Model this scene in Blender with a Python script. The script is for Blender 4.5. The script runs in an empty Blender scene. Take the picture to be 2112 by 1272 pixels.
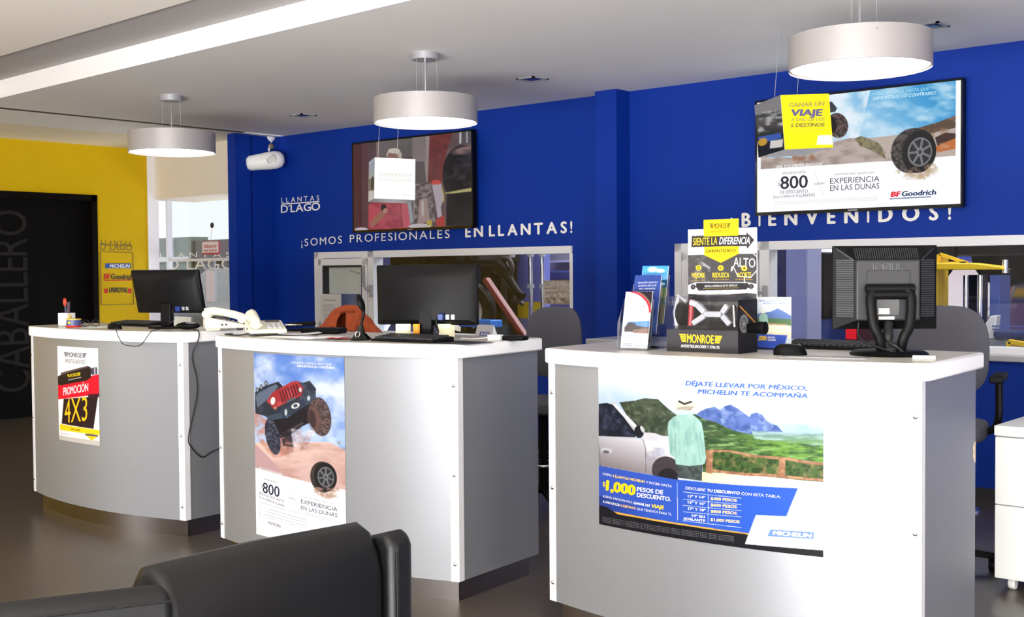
import bpy, bmesh, math, random
import numpy as np
from mathutils import Vector, Matrix, Euler
R = math.radians
rng = random.Random(7)
scene = bpy.context.scene
COL = scene.collection

# ------------------------------------------------------------------ camera, world, lights, exposure
FPX = 2400.0                       # focal length in pixels of the 2112 px wide frame
CH = 1.33                          # eye height
CAM_M = np.array([[0.7407, 0.6718, -0.0067], [0.0152, -0.0267, -0.9995], [-0.6716, 0.7402, -0.0300]])
def _cam_axes(pitch, roll, yaw):
    cp, sp, cr, sr, cy, sy = math.cos(pitch), math.sin(pitch), math.cos(roll), math.sin(roll), math.cos(yaw), math.sin(yaw)
    W = np.array([[cy, -sy, 0], [0, 0, -1], [sy, cy, 0]])
    return np.array([[cr, -sr, 0], [sr, cr, 0], [0, 0, 1]]) @ np.array([[1, 0, 0], [0, cp, -sp], [0, sp, cp]]) @ W
CAM_M = _cam_axes(R(1.76189), R(-0.42778), R(-42.20636))
cam_data = bpy.data.cameras.new('camera')
cam = bpy.data.objects.new('camera', cam_data); COL.objects.link(cam)
cam_data.sensor_width = 36.0; cam_data.lens = FPX * 36.0 / 2112.0
cam_data.clip_start = 0.05; cam_data.clip_end = 200
mw = Matrix.Identity(4)
for r_ in range(3):
    mw[r_][0] = CAM_M[0][r_]; mw[r_][1] = -CAM_M[1][r_]; mw[r_][2] = -CAM_M[2][r_]
mw[2][3] = CH
cam.matrix_world = mw
scene.camera = cam
scene.view_settings.view_transform = 'Standard'; scene.view_settings.look = 'None'
scene.view_settings.gamma = 1.0; scene.view_settings.use_curve_mapping = False
scene.view_settings.exposure = 0.0

world = bpy.data.worlds.new('world'); scene.world = world; world.use_nodes = True
world.node_tree.nodes['Background'].inputs[0].default_value = (0.93, 0.97, 1.0, 1)
world.node_tree.nodes['Background'].inputs[1].default_value = 1.1

def area_light(name, loc, target, sx, sy, power, color=(1, 1, 1)):
    l = bpy.data.lights.new(name, 'AREA'); l.shape = 'RECTANGLE'; l.size = sx; l.size_y = sy; l.energy = power; l.color = color
    o = bpy.data.objects.new(name, l); COL.objects.link(o); o.location = loc
    o.rotation_euler = (Vector(target) - Vector(loc)).to_track_quat('-Z', 'Y').to_euler()
    return o
area_light('storefront_daylight', (-0.2, -3.2, 1.5), (-0.8, 5, 1.2), 5.2, 2.4, 155, (1.0, 0.99, 0.98))
area_light('ceiling_fill', (-0.8, -2.9, 0.25), (-1.8, -1.2, 3.1), 6.5, 1.2, 1350, (1.0, 0.98, 0.96))  # added fill lamp, set low to brighten the ceiling
area_light('side_door_daylight', (-9.6, -2.9, 1.3), (-7, 3, 0.8), 1.0, 2.2, 45, (1.0, 0.98, 0.95))
area_light('counter_side_fill', (3.1, 1.4, 1.5), (-3, 3.5, 1.1), 2.6, 1.8, 70, (1.0, 0.99, 0.97))  # added fill lamp for the right sides of the counters, no window there
area_light('workshop_daylight', (-3.5, 11.4, 4.1), (-3.5, 11.4, 0), 10.0, 5.0, 900, (0.95, 0.97, 1.0))
area_light('partition_fill', (-5.0, 7.3, 4.1), (-5.4, 8.4, 0.5), 8.0, 0.5, 130, (0.97, 0.98, 1.0))  # added fill lamp that brightens the partition behind the middle window
area_light('entrance_bounce', (-9.9, 8.0, 0.3), (-9.8, 5.2, 2.6), 1.2, 1.6, 90, (1.0, 0.98, 0.95))

# ------------------------------------------------------------------ pixel -> place helpers
def ray(x, y): return CAM_M.T @ np.array([(x - 1056) / FPX, (y - 636) / FPX, 1.0])
CAMP = np.array([0, 0, CH])
def onZ(x, y, z): d = ray(x, y); return CAMP + d * ((z - CH) / d[2])
def onY(x, y, Y): d = ray(x, y); return CAMP + d * (Y / d[1])
def onX(x, y, X): d = ray(x, y); return CAMP + d * (X / d[0])
def onD(x, y, D): return CAMP + ray(x, y) * D
def pxm(p):
    q = CAM_M @ (np.array(p) - CAMP); return (1056 + FPX * q[0] / q[2], 636 + FPX * q[1] / q[2], q[2])
WA = math.atan(0.03); WT = np.array([math.cos(WA), math.sin(WA), 0]); WN = np.array([math.sin(WA), -math.cos(WA), 0]); WO = np.array([-6.5, 6.62, 0])
def w3(u, z, d=0.0): return WO + WT * u + WN * d + np.array([0, 0, z])
def onW(x, y, d=0.0):
    r = ray(x, y); o = WO + WN * d - CAMP; t = (o @ WN) / (r @ WN); p = CAMP + r * t
    return ((p - WO) @ WT, p[2])

# ------------------------------------------------------------------ materials
def lin(c):
    c = np.asarray(c, float) / 255.0
    return np.where(c <= 0.04045, c / 12.92, ((c + 0.055) / 1.055) ** 2.4)
def rgba(c): return tuple(lin(c)) + (1.0,)
def mat(name, col, rough=0.5, metal=0.0, spec=0.5, noise=0.0, nscale=30.0, bump=0.0, bscale=200.0, emit=0.0, ecol=None, coat=0.0, aniso=None):
    m = bpy.data.materials.new(name); m.use_nodes = True
    nt = m.node_tree; b = nt.nodes['Principled BSDF']
    b.inputs['Base Color'].default_value = rgba(col); b.inputs['Roughness'].default_value = rough
    b.inputs['Metallic'].default_value = metal; b.inputs['Specular IOR Level'].default_value = spec
    b.inputs['Coat Weight'].default_value = coat
    tc = nt.nodes.new('ShaderNodeTexCoord')
    if noise > 0:
        n = nt.nodes.new('ShaderNodeTexNoise'); n.inputs['Scale'].default_value = nscale; n.inputs['Detail'].default_value = 4
        mx = nt.nodes.new('ShaderNodeMix'); mx.data_type = 'RGBA'
        c = lin(col)
        mx.inputs[6].default_value = tuple(np.clip(c * (1 - noise), 0, 1)) + (1,); mx.inputs[7].default_value = tuple(np.clip(c * (1 + noise), 0, 1)) + (1,)
        nt.links.new(tc.outputs['Object'], n.inputs['Vector']); nt.links.new(n.outputs['Fac'], mx.inputs[0]); nt.links.new(mx.outputs[2], b.inputs['Base Color'])
    if bump > 0:
        n2 = nt.nodes.new('ShaderNodeTexNoise'); n2.inputs['Scale'].default_value = bscale; n2.inputs['Detail'].default_value = 3
        if aniso:
            mp = nt.nodes.new('ShaderNodeMapping'); mp.inputs['Scale'].default_value = aniso
            nt.links.new(tc.outputs['Object'], mp.inputs['Vector']); nt.links.new(mp.outputs['Vector'], n2.inputs['Vector'])
        else: nt.links.new(tc.outputs['Object'], n2.inputs['Vector'])
        bp = nt.nodes.new('ShaderNodeBump'); bp.inputs['Strength'].default_value = bump; bp.inputs['Distance'].default_value = 0.002
        nt.links.new(n2.outputs['Fac'], bp.inputs['Height']); nt.links.new(bp.outputs['Normal'], b.inputs['Normal'])
    if emit > 0:
        b.inputs['Emission Color'].default_value = rgba(ecol or col); b.inputs['Emission Strength'].default_value = emit
    return m
def glass_mat(name, tint=(255, 255, 255), gloss=0.06, rough=0.02):
    m = bpy.data.materials.new(name); m.use_nodes = True; nt = m.node_tree; nt.nodes.clear()
    o = nt.nodes.new('ShaderNodeOutputMaterial'); t = nt.nodes.new('ShaderNodeBsdfTransparent'); g = nt.nodes.new('ShaderNodeBsdfGlossy')
    t.inputs[0].default_value = rgba(tint); g.inputs['Roughness'].default_value = rough
    lw = nt.nodes.new('ShaderNodeLayerWeight'); lw.inputs[0].default_value = 0.25
    ma = nt.nodes.new('ShaderNodeMath'); ma.operation = 'MULTIPLY_ADD'; ma.inputs[1].default_value = 0.06; ma.inputs[2].default_value = gloss
    x = nt.nodes.new('ShaderNodeMixShader')
    nt.links.new(lw.outputs['Fresnel'], ma.inputs[0]); nt.links.new(ma.outputs[0], x.inputs[0]); nt.links.new(t.outputs[0], x.inputs[1]); nt.links.new(g.outputs[0], x.inputs[2]); nt.links.new(x.outputs[0], o.inputs[0])
    return m
def print_mat(name, rough=0.5, emit=0.0, spec=0.12):
    m = bpy.data.materials.new(name); m.use_nodes = True; nt = m.node_tree; b = nt.nodes['Principled BSDF']
    a = nt.nodes.new('ShaderNodeVertexColor'); a.layer_name = 'ink'
    b.inputs['Roughness'].default_value = rough; b.inputs['Specular IOR Level'].default_value = spec
    if emit > 0:
        b.inputs['Base Color'].default_value = (0.01, 0.01, 0.01, 1)
        nt.links.new(a.outputs['Color'], b.inputs['Emission Color']); b.inputs['Emission Strength'].default_value = emit
    else: nt.links.new(a.outputs['Color'], b.inputs['Base Color'])
    return m

# ------------------------------------------------------------------ mesh builder
class MB:
    def __init__(s): s.v = []; s.f = []; s.mi = []
    def add(s, vs, fs, mi=0):
        o = len(s.v); s.v += [tuple(float(c) for c in p) for p in vs]
        s.f += [tuple(i + o for i in f) for f in fs]; s.mi += [mi] * len(fs); return s
    def box(s, x0, y0, z0, x1, y1, z1, mi=0):
        return s.add([(x0, y0, z0), (x1, y0, z0), (x1, y1, z0), (x0, y1, z0), (x0, y0, z1), (x1, y0, z1), (x1, y1, z1), (x0, y1, z1)],
                     [(0, 3, 2, 1), (4, 5, 6, 7), (0, 1, 5, 4), (1, 2, 6, 5), (2, 3, 7, 6), (3, 0, 4, 7)], mi)
    def bar(s, p0, p1, w, h, up=(0, 0, 1), mi=0):
        p0, p1 = Vector(p0), Vector(p1); d = (p1 - p0).normalized(); u = Vector(up)
        a = d.cross(u)
        if a.length < 1e-4: a = d.cross(Vector((0, 1, 0)))
        a.normalize(); b = a.cross(d).normalized(); vs = []
        for p in (p0, p1):
            for i, j in ((-1, -1), (1, -1), (1, 1), (-1, 1)): vs.append(p + a * (i * w / 2) + b * (j * h / 2))
        return s.add(vs, [(0, 1, 2, 3), (7, 6, 5, 4), (0, 4, 5, 1), (1, 5, 6, 2), (2, 6, 7, 3), (3, 7, 4, 0)], mi)
    def tube(s, pts, r, n=10, mi=0, caps=True):
        pts = [Vector(p) for p in pts]; rs = r if isinstance(r, (list, tuple)) else [r] * len(pts)
        rings = []; prev = None
        for i, p in enumerate(pts):
            t = (pts[min(i + 1, len(pts) - 1)] - pts[max(i - 1, 0)]).normalized()
            if prev is None:
                a = t.cross(Vector((0, 0, 1)))
                if a.length < 1e-3: a = t.cross(Vector((0, 1, 0)))
            else: a = prev - t * prev.dot(t)
            a.normalize(); prev = a; b = t.cross(a)
            rings.append([p + (a * math.cos(2 * math.pi * k / n) + b * math.sin(2 * math.pi * k / n)) * rs[i] for k in range(n)])
        vs = [q for rg in rings for q in rg]; fs = []
        for i in range(len(pts) - 1):
            for k in range(n): fs.append((i * n + k, i * n + (k + 1) % n, (i + 1) * n + (k + 1) % n, (i + 1) * n + k))
        if caps: fs += [tuple(range(n))[::-1], tuple((len(pts) - 1) * n + k for k in range(n))]
        return s.add(vs, fs, mi)
    def cyl(s, p0, p1, r, n=20, mi=0): return s.tube([p0, p1], r, n, mi)
    def lathe(s, prof, n=32, c=(0, 0, 0), mi=0, axis='z', cap=True):
        vs = []; fs = []
        for (r, z) in prof:
            for k in range(n):
                a = 2 * math.pi * k / n; x, y = r * math.cos(a), r * math.sin(a)
                p = (x, y, z) if axis == 'z' else ((x, z, y) if axis == 'y' else (z, x, y))
                vs.append((p[0] + c[0], p[1] + c[1], p[2] + c[2]))
        for i in range(len(prof) - 1):
            for k in range(n): fs.append((i * n + k, i * n + (k + 1) % n, (i + 1) * n + (k + 1) % n, (i + 1) * n + k))
        if cap: fs += [tuple(range(n))[::-1], tuple((len(prof) - 1) * n + k for k in range(n))]
        return s.add(vs, fs, mi)
    def ext(s, poly, a, b, plane='xy', mi=0):
        n = len(poly); T = {'xy': lambda p, q, t: (p, q, t), 'xz': lambda p, q, t: (p, t, q), 'yz': lambda p, q, t: (t, p, q)}[plane]
        vs = [T(p, q, a) for p, q in poly] + [T(p, q, b) for p, q in poly]
        fs = [tuple(range(n))[::-1], tuple(range(n, 2 * n))] + [(i, (i + 1) % n, (i + 1) % n + n, i + n) for i in range(n)]
        return s.add(vs, fs, mi)
    def ell(s, c, r, n=16, m=10, mi=0):
        vs = []; fs = []
        for i in range(m + 1):
            t = math.pi * i / m
            for k in range(n):
                a = 2 * math.pi * k / n; vs.append((c[0] + r[0] * math.sin(t) * math.cos(a), c[1] + r[1] * math.sin(t) * math.sin(a), c[2] + r[2] * math.cos(t)))
        for i in range(m):
            for k in range(n): fs.append((i * n + k, (i + 1) * n + k, (i + 1) * n + (k + 1) % n, i * n + (k + 1) % n))
        return s.add(vs, fs, mi)
    def tf(s, M):
        s.v = [tuple(M @ Vector(p)) for p in s.v]; return s
    def build(s, name, mats, parent=None, loc=(0, 0, 0), rot=(0, 0, 0), bevel=0.0, seg=2, smooth=None, sub=0):
        me = bpy.data.meshes.new(name); me.from_pydata(s.v, [], s.f)
        mats = mats if isinstance(mats, (list, tuple)) else [mats]
        for m in mats: me.materials.append(m)
        me.polygons.foreach_set('material_index', s.mi)
        bm = bmesh.new(); bm.from_mesh(me); bmesh.ops.remove_doubles(bm, verts=bm.verts, dist=1e-6)
        bmesh.ops.recalc_face_normals(bm, faces=bm.faces); bm.to_mesh(me); bm.free()
        o = bpy.data.objects.new(name, me); COL.objects.link(o); o.location = loc; o.rotation_euler = rot
        if parent: o.parent = parent
        if bevel > 0:
            md = o.modifiers.new('bevel', 'BEVEL'); md.width = bevel; md.segments = seg; md.limit_method = 'ANGLE'; md.angle_limit = R(40)
            if smooth is None: smooth = 35
        if sub:
            md = o.modifiers.new('subd', 'SUBSURF'); md.levels = sub; md.render_levels = sub; smooth = smooth or 180
        if smooth:
            me.polygons.foreach_set('use_smooth', [True] * len(me.polygons)); me.set_sharp_from_angle(angle=R(smooth))
        return o
def tag(o, label=None, cat=None, group=None, kind=None):
    if label: o['label'] = label
    if cat: o['category'] = cat
    if group: o['group'] = group
    if kind: o['kind'] = kind
    return o
def thing(name, label, cat, loc=(0, 0, 0), rz=0.0, group=None, rot=None):
    o = bpy.data.objects.new(name, None); COL.objects.link(o); o.empty_display_size = 0.05
    o.location = tuple(float(c) for c in loc); o.rotation_euler = rot if rot else (0, 0, rz)
    return tag(o, label, cat, group)
def struct(name): o = bpy.data.objects.new(name, None); COL.objects.link(o); o['kind'] = 'structure'; return o
def dup(root, loc=None, label=None, rz=None):
    r = root.copy(); COL.objects.link(r)
    if loc is not None: r.location = tuple(float(c) for c in loc)
    if rz is not None: r.rotation_euler = (0, 0, rz)
    if label: r['label'] = label
    for ch in list(root.children):
        c = ch.copy(); COL.objects.link(c); c.parent = r
        for g in list(ch.children):
            d = g.copy(); COL.objects.link(d); d.parent = c
    return r

# ------------------------------------------------------------------ lettering
_tc = {}
def glyphs(s, bold=0.0):
    k = (s, bold)
    if k in _tc: return _tc[k]
    cu = bpy.data.curves.new('t', 'FONT'); cu.body = s; cu.size = 1.0; cu.offset = bold; cu.resolution_u = 3
    cu.fill_mode = 'FRONT'
    ob = bpy.data.objects.new('t', cu); COL.objects.link(ob)
    me = ob.to_mesh()
    v = np.array([p.co[:2] for p in me.vertices]).reshape(-1, 2); f = [tuple(p.vertices) for p in me.polygons]
    ob.to_mesh_clear(); bpy.data.objects.remove(ob); bpy.data.curves.remove(cu)
    if len(v): v[:, 0] -= v[:, 0].min()
    _tc[k] = (v, f); return _tc[k]
CAPH = glyphs('H')[0][:, 1].max()
def spaced(s, bold=0.0, track=0.0):
    if track == 0: return glyphs(s, bold)
    vs = []; fs = []; x = 0.0
    for ch in s:
        if ch == ' ': x += 0.3 + track; continue
        v, f = glyphs(ch, bold)
        w = v[:, 0].max(); o = sum(len(a) for a in vs)
        vs.append(v + [x, 0]); fs += [tuple(i + o for i in t) for t in f]; x += w + track
    return np.vstack(vs), fs
def textline(s, p0, p1, h, bold=0.0, shear=0.0, track=0.0):
    """glyph outline of s laid from p0 to p1 (2-D, y down), cap height h; returns verts, faces"""
    v, f = spaced(s, 0.0, track)
    if bold > 0:                                    # heavier strokes: the outline repeated a hair to each side
        n = len(v); k = bold * 1.3; textline.lift = np.repeat(np.arange(5) * .00006, n); v = np.vstack([v + [o_, p_] for o_, p_ in ((0, 0), (-k, 0), (k, 0), (0, k * .6), (0, -k * .6))]); f = [tuple(i + n * j for i in t) for j in range(5) for t in f]
        v = v - [v[:, 0].min(), 0]
    else: textline.lift = np.zeros(len(v))
    W = v[:, 0].max(); p0 = np.array(p0, float); p1 = np.array(p1, float)
    q = p0 + np.outer(v[:, 0] / W, p1 - p0); k = v[:, 1] / CAPH
    q[:, 1] -= k * h; q[:, 0] += k * h * shear
    return q, f

# ------------------------------------------------------------------ printed pictures: a fine mesh whose vertices carry the ink
def vnoise(x, y, seed):
    g = np.random.RandomState(seed).rand(64, 64)
    xi = np.floor(x).astype(int); yi = np.floor(y).astype(int); fx = x - xi; fy = y - yi
    fx = fx * fx * (3 - 2 * fx); fy = fy * fy * (3 - 2 * fy)
    a = g[yi % 64, xi % 64]; b = g[yi % 64, (xi + 1) % 64]; c = g[(yi + 1) % 64, xi % 64]; d = g[(yi + 1) % 64, (xi + 1) % 64]
    return (a * (1 - fx) + b * fx) * (1 - fy) + (c * (1 - fx) + d * fx) * fy
def fbm(x, y, seed=0, o=4):
    t = 0; a = 0.5
    for i in range(o): t = t + a * vnoise(x * 2 ** i + 11.3 * i, y * 2 ** i + 5.1 * i, seed + i); a *= 0.5
    return t / (1 - 0.5 ** o)
class Print:
    """quad: TL,TR,BR,BL of the sheet in drawing coordinates; fn(u,v,lift) -> xyz"""
    def __init__(s, quad, nx, ny, fn, ss=2):
        s.q = np.array(quad, float); s.nx, s.ny, s.fn, s.ss = nx, ny, fn, ss
        U, V = np.meshgrid((np.arange(nx * ss) + .5) / (nx * ss), (np.arange(ny * ss) + .5) / (ny * ss))
        P = s.fw(U, V); s.X, s.Y = P[..., 0], P[..., 1]; s.U, s.V = U, V
        s.img = np.ones(U.shape + (3,)) * 255.0; s.tx = []
    def fw(s, u, v):
        u = np.asarray(u)[..., None]; v = np.asarray(v)[..., None]; q = s.q
        return (q[0] * (1 - u) + q[1] * u) * (1 - v) + (q[3] * (1 - u) + q[2] * u) * v
    def inv(s, P):
        P = np.asarray(P, float); u = np.full(len(P), .5); v = np.full(len(P), .5); q = s.q
        for _ in range(12):
            r = s.fw(u, v) - P
            du = (q[1] - q[0]) * (1 - v)[:, None] + (q[2] - q[3]) * v[:, None]; dv = (q[3] - q[0]) * (1 - u)[:, None] + (q[2] - q[1]) * u[:, None]
            det = du[:, 0] * dv[:, 1] - du[:, 1] * dv[:, 0]
            u = u - (r[:, 0] * dv[:, 1] - r[:, 1] * dv[:, 0]) / det; v = v - (du[:, 0] * r[:, 1] - du[:, 1] * r[:, 0]) / det
        return u, v
    def blend(s, m, col, a=1.0):
        c = np.asarray(col, float)
        w = (m * a)[..., None]; s.img = s.img * (1 - w) + c * w
    def pmask(s, pts):
        pts = np.array(pts, float); m = np.zeros(s.X.shape, bool); n = len(pts)
        x0, y0 = pts.min(0); x1, y1 = pts.max(0)
        I = np.nonzero((s.X >= x0) & (s.X <= x1) & (s.Y >= y0) & (s.Y <= y1))
        X = s.X[I]; Y = s.Y[I]; r = np.zeros(X.shape, bool)
        for i in range(n):
            a, b = pts[i], pts[(i + 1) % n]
            if a[1] == b[1]: continue
            c = ((a[1] > Y) != (b[1] > Y)) & (X < (b[0] - a[0]) * (Y - a[1]) / (b[1] - a[1]) + a[0]); r ^= c
        m[I] = r; return m.astype(float)
    def poly(s, pts, col, a=1.0): s.blend(s.pmask(pts), col, a); return s
    def grad(s, pts, c0, c1, p0, p1):
        d = np.array(p1, float) - p0; t = np.clip(((s.X - p0[0]) * d[0] + (s.Y - p0[1]) * d[1]) / (d @ d), 0, 1)[..., None]
        s.blend(s.pmask(pts) if pts else np.ones(s.X.shape), np.asarray(c0, float) * (1 - t) + np.asarray(c1, float) * t); return s
    def noise(s, pts, col, sc, lo=.45, hi=.65, seed=1, a=1.0, sy=None):
        n = fbm(s.X / sc, s.Y / (sy or sc), seed); lo -= .07; hi += .09; w = np.clip((n - lo) / (hi - lo), 0, 1); a = a * .8
        s.blend((s.pmask(pts) if pts else 1.0) * w, col, a); return s
    def emask(s, cx, cy, rx, ry, rot=0.0, soft=0.0):
        c, n = math.cos(R(rot)), math.sin(R(rot)); dx, dy = s.X - cx, s.Y - cy
        r = np.sqrt(((dx * c + dy * n) / rx) ** 2 + ((-dx * n + dy * c) / ry) ** 2)
        return (r < 1).astype(float) if soft == 0 else np.clip((1 - r) / soft, 0, 1)
    def ell(s, cx, cy, rx, ry, col, rot=0.0, soft=0.0, a=1.0): s.blend(s.emask(cx, cy, rx, ry, rot, soft), col, a); return s
    def line(s, pts, w, col, a=1.0):
        for p, q in zip(pts[:-1], pts[1:]):
            p = np.array(p, float); q = np.array(q, float); d = q - p; L2 = d @ d + 1e-9
            t = np.clip(((s.X - p[0]) * d[0] + (s.Y - p[1]) * d[1]) / L2, 0, 1)
            s.blend((np.hypot(s.X - p[0] - t * d[0], s.Y - p[1] - t * d[1]) < w / 2).astype(float), col, a)
        return s
    def text(s, t, p0, p1, h, col, bold=0.0, shear=0.0, track=0.0, lay=1):
        q, f = textline(t, p0, p1, h, bold, shear, track); s.tx.append((q, f, col, lay, textline.lift)); return s
    def shape(s, pts, col, lay=1): s.tx.append((np.array(pts, float), [tuple(range(len(pts)))], col, lay, np.zeros(len(pts)))); return s
    def build(s, name, m, parent=None, lift=0.0004, step=0.0005, white=0.80):
        ink = white if 'screen' not in m.name else 1.0               # reflectance of the paper white
        im = s.img.reshape(s.ny, s.ss, s.nx, s.ss, 3).mean((1, 3))
        u = np.linspace(0, 1, s.nx); v = np.linspace(0, 1, s.ny); U, V = np.meshgrid(u, v)
        vs = [s.fn(U.ravel(), V.ravel(), lift)]; cols = [lin(im.reshape(-1, 3)) * ink]; loops = []
        i = np.arange(s.nx * s.ny).reshape(s.ny, s.nx)
        fq = np.stack([i[:-1, :-1], i[1:, :-1], i[1:, 1:], i[:-1, 1:]], -1).reshape(-1, 4)
        faces = fq.tolist(); off = s.nx * s.ny
        for q, f, c, lay, lf in s.tx:
            uu, vv = s.inv(q); ok = (uu.min() > -0.002) and (uu.max() < 1.002) and (vv.max() < 1.002) and (vv.min() > -0.002)
            uu = np.clip(uu, 0, 1); vv = np.clip(vv, 0, 1)
            P0 = s.fn(uu, vv, lift + step * lay); P1 = s.fn(uu, vv, lift + step * lay + .001); vs.append(P0 + (P1 - P0) * (lf / .001)[:, None]); cols.append(np.repeat(lin(c)[None] * ink, len(q), 0))
            faces += [tuple(k + off for k in t) for t in f]; off += len(q)
        me = bpy.data.meshes.new(name); me.from_pydata(np.vstack(vs).tolist(), [], faces)
        at = me.color_attributes.new('ink', 'FLOAT_COLOR', 'POINT'); c4 = np.ones((off, 4)); c4[:, :3] = np.vstack(cols)
        at.data.foreach_set('color', c4.ravel()); me.materials.append(m)
        o = bpy.data.objects.new(name, me); COL.objects.link(o)
        if parent: o.parent = parent
        return o
def flat(P, U, V, N):
    P, U, V, N = (np.array(a, float) for a in (P, U, V, N))
    return lambda u, v, l: P + np.outer(u, U) + np.outer(v, V) + N * l

# ------------------------------------------------------------------ shared materials
M_blue = mat('blue_wall_paint', (2, 45, 140), 0.6, spec=0.2, noise=0.05, nscale=3, bump=0.25, bscale=90)
M_ceil = mat('ceiling_paint', (236, 234, 232), 0.7, noise=0.02, nscale=2)
M_cream = mat('cream_ceiling_paint', (250, 244, 234), 0.7)
M_beige = mat('beige_paint', (226, 216, 202), 0.7)
M_groove = mat('groove_shade_strip', (70, 62, 58), 0.8)
M_yellow = mat('yellow_wall_paint', (208, 172, 4), 0.55, spec=0.2, noise=0.05, nscale=2)
M_whitep = mat('white_paint', (240, 238, 240), 0.5)
M_alu = mat('white_aluminium', (222, 222, 226), 0.35, metal=0.0)
M_alug = mat('grey_aluminium', (165, 165, 170), 0.4, metal=0.3)
M_steel = mat('brushed_steel', (150, 143, 141), 0.24, metal=1.0, noise=0.06, nscale=20)
M_chrome = mat('chrome', (220, 220, 224), 0.12, metal=1.0)
M_lam = mat('silver_laminate', (152, 154, 159), 0.42, metal=0.55, noise=0.05, nscale=160)
M_slab = mat('white_counter_edge', (250, 250, 252), 0.35)
M_top = mat('grey_glossy_counter', (196, 190, 182), 0.28, spec=0.4, noise=0.06, nscale=8)
M_black = mat('black_plastic', (12, 12, 13), 0.42, spec=0.12, bump=0.03)
M_black2 = mat('dark_grey_plastic', (44, 44, 48), 0.45, spec=0.35, bump=0.05)
M_gloss = mat('gloss_black', (8, 8, 9), 0.12)
M_cable = mat('cable_rubber', (20, 20, 22), 0.5)
M_cream_pl = mat('cream_plastic', (236, 232, 212), 0.4)
M_white_pl = mat('white_plastic', (244, 243, 240), 0.35)
M_paper = mat('paper', (244, 243, 240), 0.6)
M_fab = mat('grey_chair_fabric', (78, 78, 87), 0.9, noise=0.15, nscale=300, bump=0.3, bscale=500)
M_leather = mat('black_leather', (14, 14, 16), 0.38, spec=0.22, bump=0.12, bscale=260)
M_glass = glass_mat('window_glass', (252, 254, 254), 0.018)
M_acry = glass_mat('clear_acrylic', (246, 248, 250), 0.07, 0.04)
M_print = print_mat('printed_poster', 0.45)
M_flatp = print_mat('printed_card', 0.45)
M_vinylw = mat('white_vinyl', (236, 234, 230), 0.5)
M_vinylg = mat('grey_vinyl', (150, 148, 150), 0.5)
M_orange = mat('rust_orange_cloth', (150, 62, 24), 0.9, noise=0.25, nscale=14, bump=0.4, bscale=60)

def floor_mat():
    m = mat('brown_stone_tile', (92, 84, 78), 0.3, spec=0.4)
    nt = m.node_tree; b = nt.nodes['Principled BSDF']; tc = nt.nodes.new('ShaderNodeTexCoord')
    br = nt.nodes.new('ShaderNodeTexBrick'); br.offset = 0.0; br.inputs['Scale'].default_value = 1.0
    br.inputs['Brick Width'].default_value = 0.6; br.inputs['Row Height'].default_value = 0.6; br.inputs['Mortar Size'].default_value = 0.003
    br.inputs['Color1'].default_value = rgba((94, 84, 76)); br.inputs['Color2'].default_value = rgba((88, 79, 72)); br.inputs['Mortar'].default_value = rgba((112, 102, 94))
    mp = nt.nodes.new('ShaderNodeMapping'); mp.inputs['Location'].default_value = (0.12, 0.23, 0)
    n = nt.nodes.new('ShaderNodeTexNoise'); n.inputs['Scale'].default_value = 1.6; n.inputs['Detail'].default_value = 6
    mx = nt.nodes.new('ShaderNodeMix'); mx.data_type = 'RGBA'; mx.blend_type = 'MULTIPLY'; mx.inputs[0].default_value = 0.5
    nt.links.new(tc.outputs['Object'], mp.inputs[0]); nt.links.new(mp.outputs[0], br.inputs['Vector']); nt.links.new(tc.outputs['Object'], n.inputs['Vector'])
    nt.links.new(br.outputs['Color'], mx.inputs[6]); nt.links.new(n.outputs['Fac'], mx.inputs[7]); nt.links.new(mx.outputs[2], b.inputs['Base Color'])
    return m

# ------------------------------------------------------------------ room shell
def S(name, mb, m, parent=None, **k):
    o = mb.build(name, m, parent, **k)
    if parent is None: o['kind'] = 'structure'
    return o
S('floor', MB().box(-22, -6, -0.1, 4, 20, 0), floor_mat())
FY = 3.73
S('ceiling', MB().box(-8.74, FY + .02, 2.6, 4, 6.95, 2.74), M_ceil)
c_up = S('ceiling_upper', MB().box(-12, 3.22, 2.725, 4, FY + .02, 2.80), mat('cove_shade_grey', (178, 174, 174), 0.8))  # shade along the fascia is put into this band's grey colour
S('ceiling_front', MB().box(-12, -3.4, 2.68, 4, 3.22, 2.80), M_cream)
S('ceiling_left', MB().box(-9.62, FY + .02, 2.6, -8.80, 6.66, 2.74), M_ceil)
S('ceiling_corner', MB().box(-10.9, FY + .02, 2.605, -9.62, 6.66, 2.74), mat('ivory_ceiling', (232, 222, 200), 0.7))  # ivory, yellower than the neighbouring ceiling panels
S('trim_1', MB().box(-8.80, FY + .02, 2.597, -8.74, 6.12, 2.74), M_groove)  # flush strip, the slot's shade is put into its dark colour
S('trim_2', MB().box(-12, FY, 2.6, 4, FY + .02, 2.725), M_whitep)
S('trim_3', MB().box(-12, 3.4, 2.64, -8.30, FY, 2.725), M_beige)

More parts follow.
